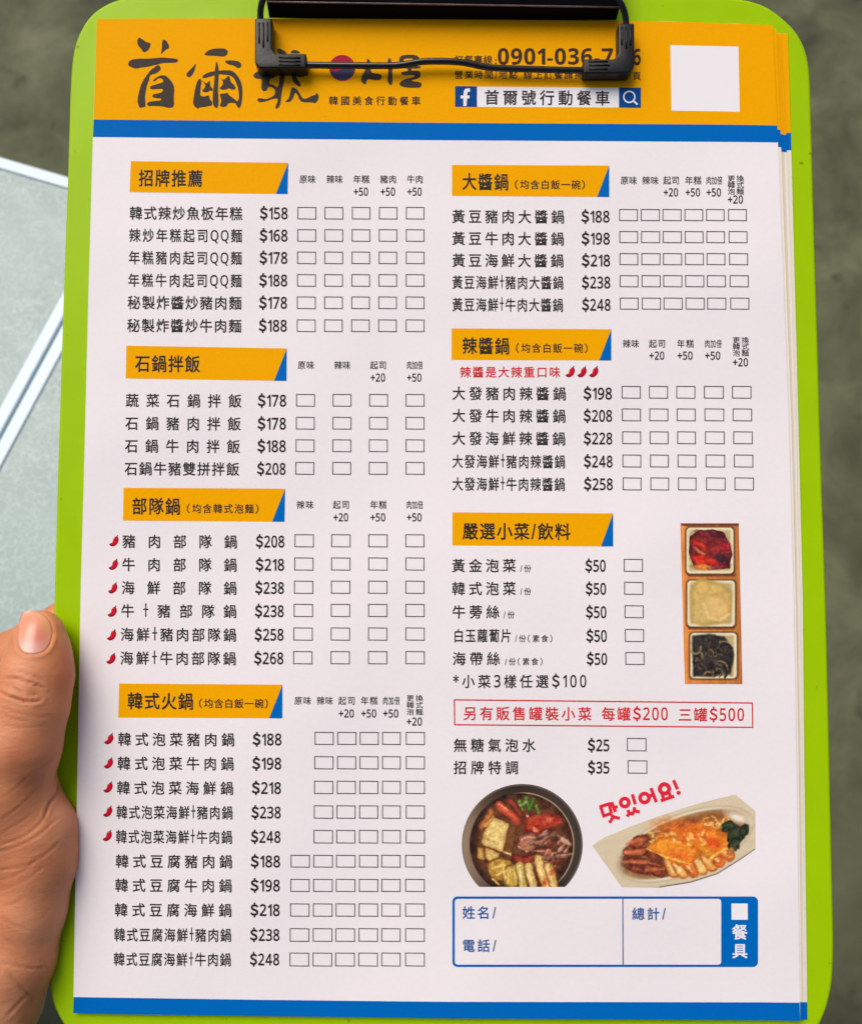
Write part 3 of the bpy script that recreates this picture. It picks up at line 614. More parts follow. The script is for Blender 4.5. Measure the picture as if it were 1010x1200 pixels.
def paint_pot(x, y):
    g = np.clip((x - 70) / 500, 0, 1)[..., None]
    p = Paint(x, y, (60, 48, 42)); p.c = np.array([158, 132, 108.]) * (1 - g) ** 1.6 + np.array([62, 52, 46.]) * (1 - (1 - g) ** 1.6)
    p.c -= (np.clip((330 - y) / 270, 0, 1) * 62 * np.clip(1 - (x - 70) / 600, 0, 1))[..., None]
    r = np.hypot(x - 517, y - 505); p.lay(447 - r, (0, 0, 0), soft=1e9, noise=0, warp=0) if False else None
    p.lay(3.5 - np.abs(r - 440), (120, 104, 90), soft=5, noise=6, warp=0)
    p.lay(386 - np.hypot(x - 515, y - 503), (96, 52, 28), (46, 26, 18), ew=70, noise=34, ns=40, warp=0)
    arc = (4 - np.abs(np.hypot(x - 512, y - 508) - 386)) - np.clip(-(x - 560) / 20, 0, 99) - np.clip((y - 740) / 20, 0, 99)
    p.lay(arc, (196, 168, 130), soft=4, noise=8, warp=0)
    p.line([(215, 380), (290, 262)], 26, (190, 118, 52), (110, 60, 30), noise=24)
    p.line([(245, 370), (300, 300)], 10, (222, 150, 80), noise=20)
    p.poly([(530, 300), (600, 272), (700, 268), (800, 290), (835, 350), (760, 380), (700, 410), (640, 455), (520, 400)], (176, 58, 36), (104, 30, 20), ew=34, noise=34)
    p.poly([(540, 285), (562, 282), (568, 302), (548, 306)], (240, 200, 180)); p.poly([(700, 300), (760, 305), (720, 350), (690, 340)], (206, 92, 60), noise=28)
    p.poly([(600, 380), (640, 395), (635, 420), (600, 412)], (214, 120, 84), noise=24)
    for a, b, q in (((495, 190), (520, 250), (146, 166, 66)), ((545, 165), (575, 250), (104, 146, 56)), ((600, 170), (570, 240), (86, 128, 48)), ((620, 220), (640, 262), (150, 156, 70)), ((500, 215), (540, 190), (160, 176, 90))):
        p.line([a, b], 17, q, (50, 74, 26), noise=30, warp=14, ns=18)
    p.line([(425, 190), (460, 210), (500, 280)], 27, (160, 62, 42), (90, 30, 22), noise=16)
    p.line([(345, 215), (400, 262), (455, 300), (480, 338)], 31, (222, 98, 62), (150, 48, 30), noise=16)
    p.line([(345, 205), (410, 250)], 7, (240, 150, 110), noise=10)
    p.poly([(415, 350), (482, 368), (470, 470), (445, 590), (372, 560)], (120, 72, 36), (84, 46, 24), noise=22)
    p.poly([(306, 303), (420, 352), (372, 560), (228, 512), (214, 482), (240, 400)], (232, 204, 126), (196, 150, 76), ew=26, noise=13, warp=5)
    for cx_, cy_ in ((285, 440), (330, 400), (300, 480), (350, 370), (262, 470)): p.ell((cx_, cy_), 13, 8, 30, (196, 150, 84), soft=8, noise=8)
    p.poly([(375, 548), (440, 572), (436, 590), (372, 566)], (226, 192, 120))
    p.poly([(183, 525), (230, 530), (238, 620), (185, 606)], (206, 164, 84), (150, 100, 44), noise=14)
    p.poly([(240, 520), (348, 572), (340, 606), (288, 642), (238, 600)], (222, 188, 106), (168, 118, 54), noise=14)
    p.ell((360, 690), 105, 95, 10, (186, 140, 56), (96, 60, 24), noise=46, ns=34)
    p.ell((440, 740), 75, 90, 20, (196, 160, 70), (120, 84, 30), noise=44, ns=30)
    for a, b in (((300, 680), (380, 660)), ((330, 730), (400, 700)), ((300, 760), (340, 800)), ((420, 680), (410, 790)), ((460, 690), (470, 800)), ((370, 640), (390, 760))):
        p.line([a, b], 7, (222, 190, 104), noise=26)
    p.poly([(490, 436), (612, 418), (632, 468), (604, 572), (520, 560), (476, 505)], (172, 108, 80), (96, 46, 32), ew=26, noise=36, ns=22)
    p.line([(505, 470), (560, 450), (610, 455)], 8, (216, 160, 128), noise=18); p.line([(490, 520), (550, 555)], 7, (206, 150, 120), noise=18)
    p.poly([(440, 572), (520, 590), (612, 574), (602, 640), (500, 662), (444, 622)], (156, 56, 38), (90, 24, 18), ew=24, noise=30)
    rm = random.Random(11)
    for k_ in range(26):
        cx_, cy_ = rm.uniform(640, 850), rm.uniform(430, 700)
        if math.hypot(cx_ - 515, cy_ - 503) > 350: continue
        q = rm.choice([(158, 100, 74), (176, 92, 62), (140, 84, 64), (190, 138, 108), (128, 62, 44)]); g_ = rm.uniform(-70, 50); a_, b_ = rm.uniform(38, 66), rm.uniform(16, 28)
        p.ell((cx_, cy_), a_, b_, g_, q, tuple(v * .5 for v in q), ew=10, noise=40, ns=20, warp=14)
        p.ell((cx_ - 6, cy_ - 6), a_ * .5, 4, g_, (214, 172, 142), soft=7, noise=16, warp=8)
    for pts, q in (([(500, 664), (525, 815)], (196, 172, 76)), ([(562, 672), (600, 818)], (228, 190, 112)), ([(632, 610), (690, 818)], (232, 192, 108)), ([(710, 668), (752, 800)], (226, 176, 96))):
        p.line(pts, 35, q, (128, 82, 34), ew=15, noise=26); p.line([(pts[0][0] - 6, pts[0][1]), (pts[1][0] - 8, pts[1][1])], 7, (244, 222, 160), noise=12, soft=9)
    p.ell((680, 780), 16, 26, 0, (204, 84, 40), soft=14); p.ell((735, 710), 14, 22, 10, (206, 96, 44), soft=12)
    p.c -= (np.clip((y - 740) / 90, 0, 1) * 18)[..., None]; return detail(p.c, x, y, 77)
tt = np.linspace(0, 2 * math.pi, 120, endpoint=False)
pot_o = [(530 + (517 + 447 * math.cos(a)) / 6.3125, min(910 + (505 + 448 * math.sin(a)) / 6.3125, 1039.8)) for a in tt]
picture('stew_pot_picture', pot_o, paint_pot, (530, 910), 6.3125)
def paint_tray(x, y):
    p = Paint(x, y, (216, 200, 168)); g = fbm(x * .35 + y * .1, y * 3 + x * 1.1, 40, 5)
    p.c += (g * 6)[..., None]; p.c += (np.clip((y - 300) / 300, 0, 1) * -4)[..., None]
    EA = -21
    p.ell((570, 352), 428, 182, EA, (232, 220, 192), (190, 172, 136), ew=14, noise=4, warp=0)
    p.ell((566, 352), 412, 160, EA, (150, 92, 50), (176, 150, 112), ew=22, noise=14, warp=0)
    p.ell((880, 195), 70, 28, 20, (236, 228, 208), soft=18, noise=4)
    # noodles
    p.poly([(340, 335), (420, 290), (530, 248), (660, 212), (780, 200), (840, 232), (800, 270), (640, 260), (480, 320), (380, 360)], (206, 132, 56), (168, 96, 40), ew=24, noise=34, ns=24)
    rn = random.Random(5)
    for i in range(64):
        a = rn.random(); cx_ = 350 + a * 480; cy_ = 326 - a * 118 + rn.uniform(-34, 34); r = rn.uniform(12, 24); a0 = rn.uniform(0, 6.28)
        p.line([(cx_ + r * math.cos(a0 + t) * 1.4, cy_ + r * math.sin(a0 + t)) for t in (0, .6, 1.2, 1.8, 2.4)], rn.uniform(3.5, 6), rn.choice([(236, 182, 96), (214, 146, 62), (246, 204, 128), (166, 88, 34)]), noise=18, soft=5, warp=5)
    for c_ in ((465, 272), (620, 216), (548, 240)): p.ell(c_, 18, 14, 0, (120, 50, 44), soft=8, noise=16)
    # meat
    for c_, a_, b_, g_ in (((290, 345), 80, 34, -30), ((300, 400), 95, 26, -12), ((250, 440), 60, 22, 10), ((330, 460), 110, 26, 8), ((280, 500), 80, 22, 20), ((390, 500), 80, 24, 10), ((400, 525), 70, 20, 5), ((380, 420), 60, 22, 20), ((240, 390), 40, 26, -20)):
        p.ell(c_, a_, b_, g_, (168, 82, 48), (80, 30, 20), ew=18, noise=40, ns=22)
    for a, b in (((215, 400), (300, 395)), ((215, 455), (330, 462)), ((340, 505), (440, 500)), ((230, 350), (300, 320))): p.line([a, b], 8, (218, 118, 72), noise=24, soft=9)
    # rice cakes at the front
    for a, b, q in (((470, 440), (505, 522), (234, 170, 84)), ((520, 470), (560, 528), (240, 184, 100)), ((575, 460), (620, 518), (222, 112, 42)), ((640, 440), (672, 502), (244, 196, 112)), ((690, 430), (728, 482), (238, 160, 72)), ((745, 420), (775, 456), (222, 110, 44)), ((800, 395), (832, 418), (228, 130, 56))):
        p.line([a, b], 34, q, (176, 84, 28), ew=18, noise=26); p.line([(a[0] - 8, a[1]), (b[0] - 10, b[1] - 8)], 5, (250, 222, 160), noise=12, soft=8)
    # cheese sheets
    p.poly([(640, 225), (760, 270), (850, 318), (820, 380), (730, 450), (600, 380), (520, 300)], (240, 160, 44), (206, 108, 22), ew=30, noise=26)
    p.poly([(420, 305), (560, 330), (680, 400), (600, 470), (530, 480), (335, 375)], (238, 146, 40), (208, 104, 20), ew=28, noise=26)
    p.ell((600, 290), 170, 60, 14, (226, 106, 30), soft=40, noise=34, ns=30)
    p.ell((735, 345), 42, 30, 20, (216, 74, 24), soft=26, noise=20); p.ell((540, 420), 60, 26, 10, (228, 104, 34), soft=24, noise=20)
    for i in range(24): p.ell((random.uniform(450, 700), random.uniform(280, 360)), 10, 6, random.uniform(0, 180), (248, 196, 104), soft=6, noise=16)
    p.line([(340, 378), (460, 430), (600, 470)], 5, (250, 196, 96), noise=10); p.line([(690, 452), (820, 372), (850, 322)], 5, (250, 190, 90), noise=10)
    # greens
    for c_, a_, b_, g_ in (((830, 250), 55, 34, -10), ((870, 300), 48, 60, 30), ((920, 270), 26, 44, 10), ((860, 350), 34, 50, 20)): p.ell(c_, a_, b_, g_, (52, 62, 36), (28, 32, 20), ew=20, noise=36, ns=18)
    p.line([(845, 385), (830, 405)], 14, (178, 120, 62), noise=26)
    p.line([(420, 607), (600, 578), (760, 528), (900, 440), (985, 382)], 3.5, (96, 80, 62), noise=4, warp=0)
    return detail(p.c, x, y, 78, .8)
tray_o = tr([(20, 360), (90, 312), (240, 250), (430, 180), (640, 112), (865, 57), (985, 155), (985, 382), (900, 442), (760, 530), (600, 581), (420, 609), (195, 608)], 690, 920, 5.05)
picture('noodle_platter_picture', tray_o, paint_tray, (690, 920), 5.05)
def paint_box(x, y):
    X, Y = x, y     # photo pixels x 10
    p = Paint(x, y, (208, 126, 56)); g = fbm(x * 2.4, y * .25, 60, 9); p.c += (g * 22)[..., None]
    p.c += (np.clip((X - 8350) / 350, -1, 1) * -22)[..., None] * np.array([1, .7, .4])
    p.poly([(7971, 6132), (8656, 6132), (8650, 6165), (8000, 6165)], (120, 60, 40), noise=14)
    for yy, hh in ((6735, 26), (7360, 20)):
        p.line([(8080, yy), (8600, yy)], hh, (122, 62, 32), (150, 84, 40), noise=14, warp=4)
    def dish(x0, y0, x1, y1):
        q = rrect(x0 - 14, y0 - 10, x1 + 16, y1 + 14, 50); p.poly(q, (70, 42, 22), noise=10, soft=14, warp=0)
        q = rrect(x0, y0, x1, y1, 46); p.poly(q, (238, 224, 186), noise=6, soft=8, warp=0)
        q = rrect(x0 + 22, y0 + 20, x1 - 24, y1 - 22, 36); p.poly(q, (190, 172, 122), (226, 210, 166), ew=30, noise=10, soft=8, warp=0)
    dish(8043, 6182, 8595, 6723); dish(8052, 6803, 8612, 7344); dish(8088, 7417, 8633, 7953)
    # kimchi
    p.poly([(8080, 6280), (8200, 6215), (8360, 6200), (8480, 6230), (8560, 6380), (8575, 6500), (8555, 6660), (8300, 6680), (8130, 6640), (8075, 6480)], (120, 28, 34), (70, 22, 28), ew=60, noise=46, ns=60, warp=16)
    for c_, a_, b_, g_, q in (((8190, 6400), 110, 60, 30, (206, 44, 30)), ((8210, 6470), 90, 26, 40, (240, 130, 76)), ((8220, 6560), 120, 60, 10, (214, 42, 24)), ((8240, 6640), 130, 34, 4, (244, 140, 62)), ((8340, 6580), 100, 50, 30, (200, 40, 30)), ((8390, 6440), 90, 60, -20, (150, 34, 38)), ((8500, 6410), 70, 50, 10, (178, 36, 50)), ((8290, 6270), 120, 34, 16, (146, 38, 48)), ((8450, 6540), 70, 46, 10, (62, 34, 44)), ((8440, 6640), 90, 26, -8, (160, 50, 60)), ((8170, 6405), 60, 14, 38, (120, 24, 24)), ((8400, 6280), 80, 26, 10, (96, 30, 44))):
        p.ell(c_, a_, b_, g_, q, tuple(v * .7 for v in q), ew=24, soft=14, noise=34, ns=34, warp=16)
    # radish
    p.poly([(8120, 6850), (8200, 6780), (8300, 6800), (8480, 6850), (8580, 6950), (8570, 7100), (8540, 7290), (8250, 7340), (8100, 7290), (8090, 6950)], (214, 182, 104), (176, 148, 74), ew=60, noise=18, ns=90, soft=24)
    p.ell((8230, 6880), 90, 90, 0, (222, 184, 106), (196, 158, 80), ew=40, soft=24, noise=10)
    p.ell((8370, 7110), 190, 140, 12, (228, 190, 118), (206, 160, 84), ew=50, soft=20, noise=12, ns=70)
    p.ell((8240, 7150), 70, 130, 10, (208, 180, 108), soft=50, noise=10); p.line([(8240, 7080), (8300, 7230), (8420, 7270), (8540, 7200)], 12, (240, 206, 140), noise=6, soft=16)
    # seaweed
    p.poly([(8110, 7450), (8300, 7430), (8480, 7460), (8590, 7600), (8600, 7700), (8560, 7900), (8300, 7935), (8120, 7930)], (48, 42, 40), (34, 30, 30), ew=50, noise=26, ns=40, soft=14)
    rnd = random.Random(3)
    for i in range(46):
        cx_, cy_ = rnd.uniform(8150, 8540), rnd.uniform(7480, 7900); a = rnd.uniform(0, 6.28); L = rnd.uniform(30, 90)
        b_ = rnd.uniform(-.8, .8); pts = [(cx_ + L * u * math.cos(a + b_ * u), cy_ + L * u * math.sin(a + b_ * u)) for u in (-1, -.5, 0, .5, 1)]
        q = rnd.choice([(112, 92, 54), (84, 70, 48), (150, 126, 82), (64, 58, 50), (30, 26, 30)])
        p.line(pts, rnd.uniform(5, 11), q, noise=20, soft=9, warp=4)
    return p.c + 8 * fbm(x, y, 26, 79)[..., None]
picture('side_dish_box_picture', [(797.1, 613.2), (865.6, 613.2), (869.9, 801.9), (802.4, 801.9)], paint_box, (0, 0), 10.0)

# ------------------------------------------------------------------ clipboard
clip = thing('clipboard', 'lime green plastic clipboard with a black wire clip, held in the left hand', 'clipboard', M_BOARD)
BO = [(81.6, 100), (79.6, 180), (76.2, 270), (73, 360), (66.6, 560), (62.6, 700), (59.6, 850), (57.6, 1000), (56.8, 1090), (56.8, 1140), (59, 1172), (71.5, 1200), (90, 1220), (120, 1234), (170, 1240),
      (500, 1246), (860, 1246), (915, 1242), (945, 1226), (963, 1201), (975, 1165), (978.2, 1120), (977, 1060), (975.5, 1000), (973.4, 900), (971.2, 800), (968.8, 700), (965.2, 600), (962, 500), (959.3, 400), (956, 300), (953, 190), (951, 120),
      (949.8, 82), (945, 57), (935, 37.5), (923, 24.5), (904, 9), (885, 0.5), (860, -4), (830, -5), (500, -8), (200, -8), (160, -7), (133, -1), (115, 8.6), (103, 19.5), (91.8, 38), (84.9, 60)]
bo = chaikin(BO, 2); ZB = -1.62
ring0 = P(bo[:, 0], bo[:, 1], ZB)[:, :2]
def inset(r, d):
    a = np.roll(r, 1, 0); b = np.roll(r, -1, 0); t = b - a; t /= np.linalg.norm(t, axis=1)[:, None]
    n = np.stack([-t[:, 1], t[:, 0]], 1); c = r.mean(0)
    if ((c - r) * n).sum() < 0: n = -n
    return r + n * d
prof = [(1.0, 0), (.62, -.08), (.3, -.3), (.08, -.62), (0, -1.0), (0, -1.9), (.2, -2.4), (.7, -2.6)]
vs = []; nb = len(ring0)
for d, z in prof:
    q = inset(ring0, d); vs.append(np.column_stack([q, np.full(nb, ZB + z)]))
V = np.vstack(vs); F = [tuple(range(nb)), tuple(range((len(prof) - 1) * nb, len(prof) * nb))[::-1]]
for k in range(len(prof) - 1): F += [(k * nb + i, k * nb + (i + 1) % nb, (k + 1) * nb + (i + 1) % nb, (k + 1) * nb + i) for i in range(nb)]
bd = mesh_obj('board', V, F, M['green'], clip)
bm = bmesh.new(); bm.from_mesh(bd.data); bmesh.ops.recalc_face_normals(bm, faces=bm.faces)
for f in bm.faces: f.smooth = len(f.verts) == 4
bm.to_mesh(bd.data); bm.free()
# folded steel plate of the clip
def plate_line(p, z): return P(p[0], p[1], z)
secs = []
n_ = 9
for i in range(n_):
    t = i / (n_ - 1)
    lo = P(315.5 + t * (722 - 315.5), 20.6 + t * 2.4, .35); cr = P(312.5 + t * (725.8 - 312.5), 2.2 + t * 6.6, 5.9)
    secs.append([lo + np.array([0, .35, 0]), lo, cr + np.array([0, -.25, -.5]), cr, cr + np.array([0, .45, .45]), cr + np.array([0, 6, 1.6]), cr + np.array([0, 13, 1.0]), cr + np.array([0, 17.5, -3.0]), cr + np.array([0, 18, -6.8])])
secs = np.array(secs); k = secs.shape[1]; V = secs.reshape(-1, 3); F = [(a * k + b, (a + 1) * k + b, (a + 1) * k + b + 1, a * k + b + 1) for a in range(n_ - 1) for b in range(k - 1)]
pl = mesh_obj('clip_plate', V, F, M['enamel'], clip)
md = pl.modifiers.new('thick', 'SOLIDIFY'); md.thickness = .0009; md.offset = -1
md = pl.modifiers.new('bev', 'BEVEL'); md.width = .0002; md.segments = 2
# highlight of the fold, put in as a thin brown ridge along the crease
cr = secs[:, 3] ; ridge = []
def tube(name, pts, r, m, parent, n=14, caps=True):
    p = np.asarray(pts, float); T = np.gradient(p, axis=0); T /= np.linalg.norm(T, axis=1)[:, None]
    up = np.array([0, 0, 1.0]); v = []; f = []
    rr = np.broadcast_to(r, (len(p),))
    for i in range(len(p)):
        a = np.cross(T[i], up);
        if np.linalg.norm(a) < 1e-3: a = np.array([1., 0, 0])
        a /= np.linalg.norm(a); b = np.cross(a, T[i])
        for j in range(n): t = 2 * math.pi * j / n; v.append(p[i] + rr[i] * (math.cos(t) * a + math.sin(t) * b))
    for i in range(len(p) - 1): f += [(i * n + j, i * n + (j + 1) % n, (i + 1) * n + (j + 1) % n, (i + 1) * n + j) for j in range(n)]
    if caps: f += [tuple(range(n))[::-1], tuple(range((len(p) - 1) * n, len(p) * n))]
    o = mesh_obj(name, v, f, m, parent, smooth=True)
    bm = bmesh.new(); bm.from_mesh(o.data); bmesh.ops.recalc_face_normals(bm, faces=bm.faces); bm.to_mesh(o.data); bm.free(); return o
tube('crease_highlight', cr + np.array([0, .12, .12]), .28, M['fold_shine'], pl, n=8)
# the bent wire
def Pz(l): return np.array([P(a, b, z) for a, b, z in l])
wp = Pz([(345, -26, 4.2), (326, -22, 5.6), (314, -12, 6.4), (308, -2, 6.0), (305.2, 10, 4.6), (305, 22, 3.0), (305, 50, 2.7), (305.5, 66, 2.7), (309, 73, 2.7), (320, 74.5, 2.7), (345, 75.2, 2.7), (370, 76, 2.7), (420, 76.4, 2.7), (455, 76.6, 2.7), (468, 76.2, 2.8), (482, 73.6, 2.9), (497, 71.2, 3.0),
         (530, 71.4, 3.0), (548, 73.4, 2.9), (562, 76.8, 2.8), (576, 79.2, 2.7), (620, 80.6, 2.7), (682, 82.2, 2.7), (712, 81.5, 2.7), (726, 79.5, 2.7), (732.5, 72, 2.7), (733.6, 60, 2.7), (733.8, 40, 2.8), (733.8, 26, 3.0), (732.5, 16, 4.4), (729, 6, 6.0), (722, -4, 6.6), (708, -14, 5.8), (690, -20, 4.4)])
wp = chaikin(wp, 2, closed=False)
tube('clip_wire', wp, .98, M['wire'], clip, n=18)
def sleeve(outline, ribs):
    o = np.asarray(outline, float); top = P(o[:, 0], o[:, 1], 5.1); n = len(top); bot = top.copy(); bot[:, 2] = .35
    F = [tuple(range(n)), tuple(range(n, 2 * n))[::-1]] + [(i, n + i, n + (i + 1) % n, (i + 1) % n) for i in range(n)]
    s = mesh_obj('rubber_sleeve', np.vstack([top, bot]), F, M['rubber'], clip)
    bm = bmesh.new(); bm.from_mesh(s.data); bmesh.ops.recalc_face_normals(bm, faces=bm.faces)
    bmesh.ops.bevel(bm, geom=bm.edges[:], offset=.00055, segments=4, affect='EDGES', profile=.5, clamp_overlap=True)
    for f in bm.faces: f.smooth = True
    bm.to_mesh(s.data); bm.free()
    for a, b in ribs:
        pa, pb = P(a[0], a[1], 5.1), P(b[0], b[1], 5.1)
        tube('grip_rib', [pa, pa * .66 + pb * .34, pa * .33 + pb * .67, pb], .30, M['rubber'], s, n=8)
sleeve([(298.6, 20.2), (318.6, 20.2), (318.9, 55.5), (322.5, 61.6), (358.9, 61.9), (359, 79), (303.5, 79.3), (298.4, 73)],
       [((303.5, 26), (303.7, 50)), ((308.5, 26), (308.7, 55)), ((313.5, 26), (313.7, 48)), ((327, 66.8), (352, 67.4)), ((327, 71.0), (352, 71.6)), ((327, 75.2), (352, 75.8))])
sleeve([(724.6, 26.6), (743.4, 26.2), (743.5, 77), (737.5, 85.3), (683.6, 85.3), (683.8, 68.2), (719.5, 68.2), (724.6, 62)],
       [((728.6, 31), (728.7, 52)), ((733.6, 31), (733.7, 56)), ((738.6, 31), (738.7, 52)), ((690, 71.6), (712, 71.6)), ((690, 76), (714, 76)), ((690, 80.6), (712, 80.6))])

# ------------------------------------------------------------------ the hand
def skin_material():
    m = bpy.data.materials.new('skin'); m.use_nodes = True; nt = m.node_tree; b = nt.nodes['Principled BSDF']; L = nt.links.new
    tc = nt.nodes.new('ShaderNodeTexCoord')
    def noise(sc, det=4, dist=0):
        n = nt.nodes.new('ShaderNodeTexNoise'); n.inputs['Scale'].default_value = sc; n.inputs['Detail'].default_value = det; n.inputs['Distortion'].default_value = dist
        L(tc.outputs['Object'], n.inputs['Vector']); return n
    n1 = noise(55, 5, .6); cr = nt.nodes.new('ShaderNodeValToRGB')
    cr.color_ramp.elements[0].position = .32; cr.color_ramp.elements[0].color = (*lin((192, 118, 78)), 1)
    cr.color_ramp.elements[1].position = .70; cr.color_ramp.elements[1].color = (*lin((214, 148, 106)), 1)
    e = cr.color_ramp.elements.new(.5); e.color = (*lin((204, 132, 91)), 1)
    L(n1.outputs[0], cr.inputs[0])
    at = nt.nodes.new('ShaderNodeAttribute'); at.attribute_name = 'tint'
    mx = nt.nodes.new('ShaderNodeMix'); mx.data_type = 'RGBA'; mx.blend_type = 'MULTIPLY'; mx.inputs[0].default_value = 1
    L(cr.outputs[0], mx.inputs[6]); L(at.outputs['Color'], mx.inputs[7]); L(mx.outputs[2], b.inputs['Base Color'])
    b.inputs['Roughness'].default_value = .5; b.inputs['Specular IOR Level'].default_value = .35
    b.inputs['Subsurface Weight'].default_value = .18; b.inputs['Subsurface Radius'].default_value = (1, .35, .2); b.inputs['Subsurface Scale'].default_value = .0018
    vo = nt.nodes.new('ShaderNodeTexVoronoi'); vo.inputs['Scale'].default_value = 1500; vo.feature = 'DISTANCE_TO_EDGE'
    L(tc.outputs['Object'], vo.inputs['Vector'])
    mp = nt.nodes.new('ShaderNodeMapping'); mp.inputs['Rotation'].default_value = (0, 0, math.radians(-28)); mp.inputs['Scale'].default_value = (.28, 1.0, .6)
    L(tc.outputs['Object'], mp.inputs['Vector'])
    nf = nt.nodes.new('ShaderNodeTexNoise'); nf.inputs['Scale'].default_value = 620; nf.inputs['Detail'].default_value = 5; nf.inputs['Distortion'].default_value = .7
    L(mp.outputs[0], nf.inputs['Vector'])
    ad = nt.nodes.new('ShaderNodeMath'); ad.operation = 'MULTIPLY_ADD'; ad.inputs[1].default_value = .35
    L(vo.outputs['Distance'], ad.inputs[0]); L(nf.outputs[0], ad.inputs[2])
    bp = nt.nodes.new('ShaderNodeBump'); bp.inputs['Strength'].default_value = .4; bp.inputs['Distance'].default_value = .0004
    L(ad.outputs[0], bp.inputs['Height']); L(bp.outputs[0], b.inputs['Normal']); return m
M['skin'] = skin_material()
def node(px, py, z, r): return (P(px, py, z), r)
def sd_cone(X, a, ra, b, rb):
    ab = b - a; t = np.clip(((X - a) @ ab) / (ab @ ab), 0, 1); return np.linalg.norm(X - a - t[:, None] * ab, axis=1) - (ra + (rb - ra) * t)
def smin(a, b, k): h = np.clip(.5 + .5 * (b - a) / k, 0, 1); return b + (a - b) * h - k * h * (1 - h)
def chain(X, nodes, k=3.0):
    d = None
    for (a, ra), (b, rb) in zip(nodes[:-1], nodes[1:]):
        e = sd_cone(X, a, ra, b, rb); d = e if d is None else smin(d, e, k)
    return d
thumb = [node(47, 742, 6.2, 6.6), node(46, 764, 6.6, 8.2), node(43, 792, 7.6, 9.7), node(35, 828, 9.0, 10.2), node(22, 872, 9.4, 11.2), node(6, 930, 5.5, 13.0), node(-10, 990, 1.0, 15.0)]
thenar = [node(28, 950, 3.0, 11.2), node(39, 975, 2.8, 11.4), node(41, 1010, 2.2, 11.0), node(30, 1062, 1.6, 11.0), node(17, 1120, 1.0, 11.2), node(-4, 1176, -1.0, 13.0)]
body = [node(-40, 990, -9, 19), node(-45, 1090, -10, 20), node(-50, 1180, -11, 19), node(-90, 1300, -14, 22), node(-190, 1560, -18, 29), node(-480, 2350, -30, 40)]
palm2 = [node(-80, 880, -14, 15), node(-70, 1000, -16, 17), node(-66, 1120, -18, 17)]
palm3 = [node(-30, 930, -13, 11), node(-20, 1060, -14, 11)]
fing = [[node(-105, 862, -13, 11), node(-52, 824, -16, 9.4), node(20, 772, -17, 8.8), node(78, 738, -13.6, 8.4), node(128, 724, -12.2, 7.4), node(150, 720, -12.0, 6.6)],
        [node(-90, 910, -14, 11), node(-30, 872, -15, 9.4), node(50, 838, -14.6, 9.0), node(118, 818, -13, 8.4), node(176, 808, -12.6, 7.4), node(196, 806, -12.2, 6.8)],
        [node(-84, 985, -14, 11), node(-20, 950, -15, 9.2), node(55, 925, -14.4, 8.8), node(120, 910, -13, 8.2), node(172, 902, -12.6, 7.2), node(190, 900, -12.2, 6.6)],
        [node(-74, 1060, -14, 10.5), node(-15, 1040, -14.6, 8.4), node(45, 1018, -13.6, 7.8), node(95, 1008, -12.4, 7.2), node(132, 1002, -12, 6.2), node(146, 1000, -11.8, 5.8)]]
def hand_sdf(X):
    d = chain(X, thumb, 3.0)
    d = smin(d, chain(X, thenar, 4.0), 3.2)
    d = smin(d, chain(X, body, 8.0), 9.0)
    pf = smin(chain(X, palm2, 8.0), chain(X, palm3, 8.0), 8.0)
    d = smin(d, pf, 7.0)
    f = None
    for c in fing:
        e = chain(X, c, 2.5); f = e if f is None else smin(f, e, .8)
    d = smin(d, f, 2.6)
    # the board is gripped: nothing of the hand enters it, nor the front sheet
    zc = ZB - 1.3; e0 = inset(ring0, 0)
    xl = np.interp(X[:, 1], *map(np.array, zip(*sorted((p[1], p[0]) for p in ring0 if p[0] < -60))))
    bx = np.maximum(xl - X[:, 0], np.abs(X[:, 2] - zc) - 1.36)
    d = -smin(-d, bx, .5) if False else np.maximum(d, -bx)
    return d
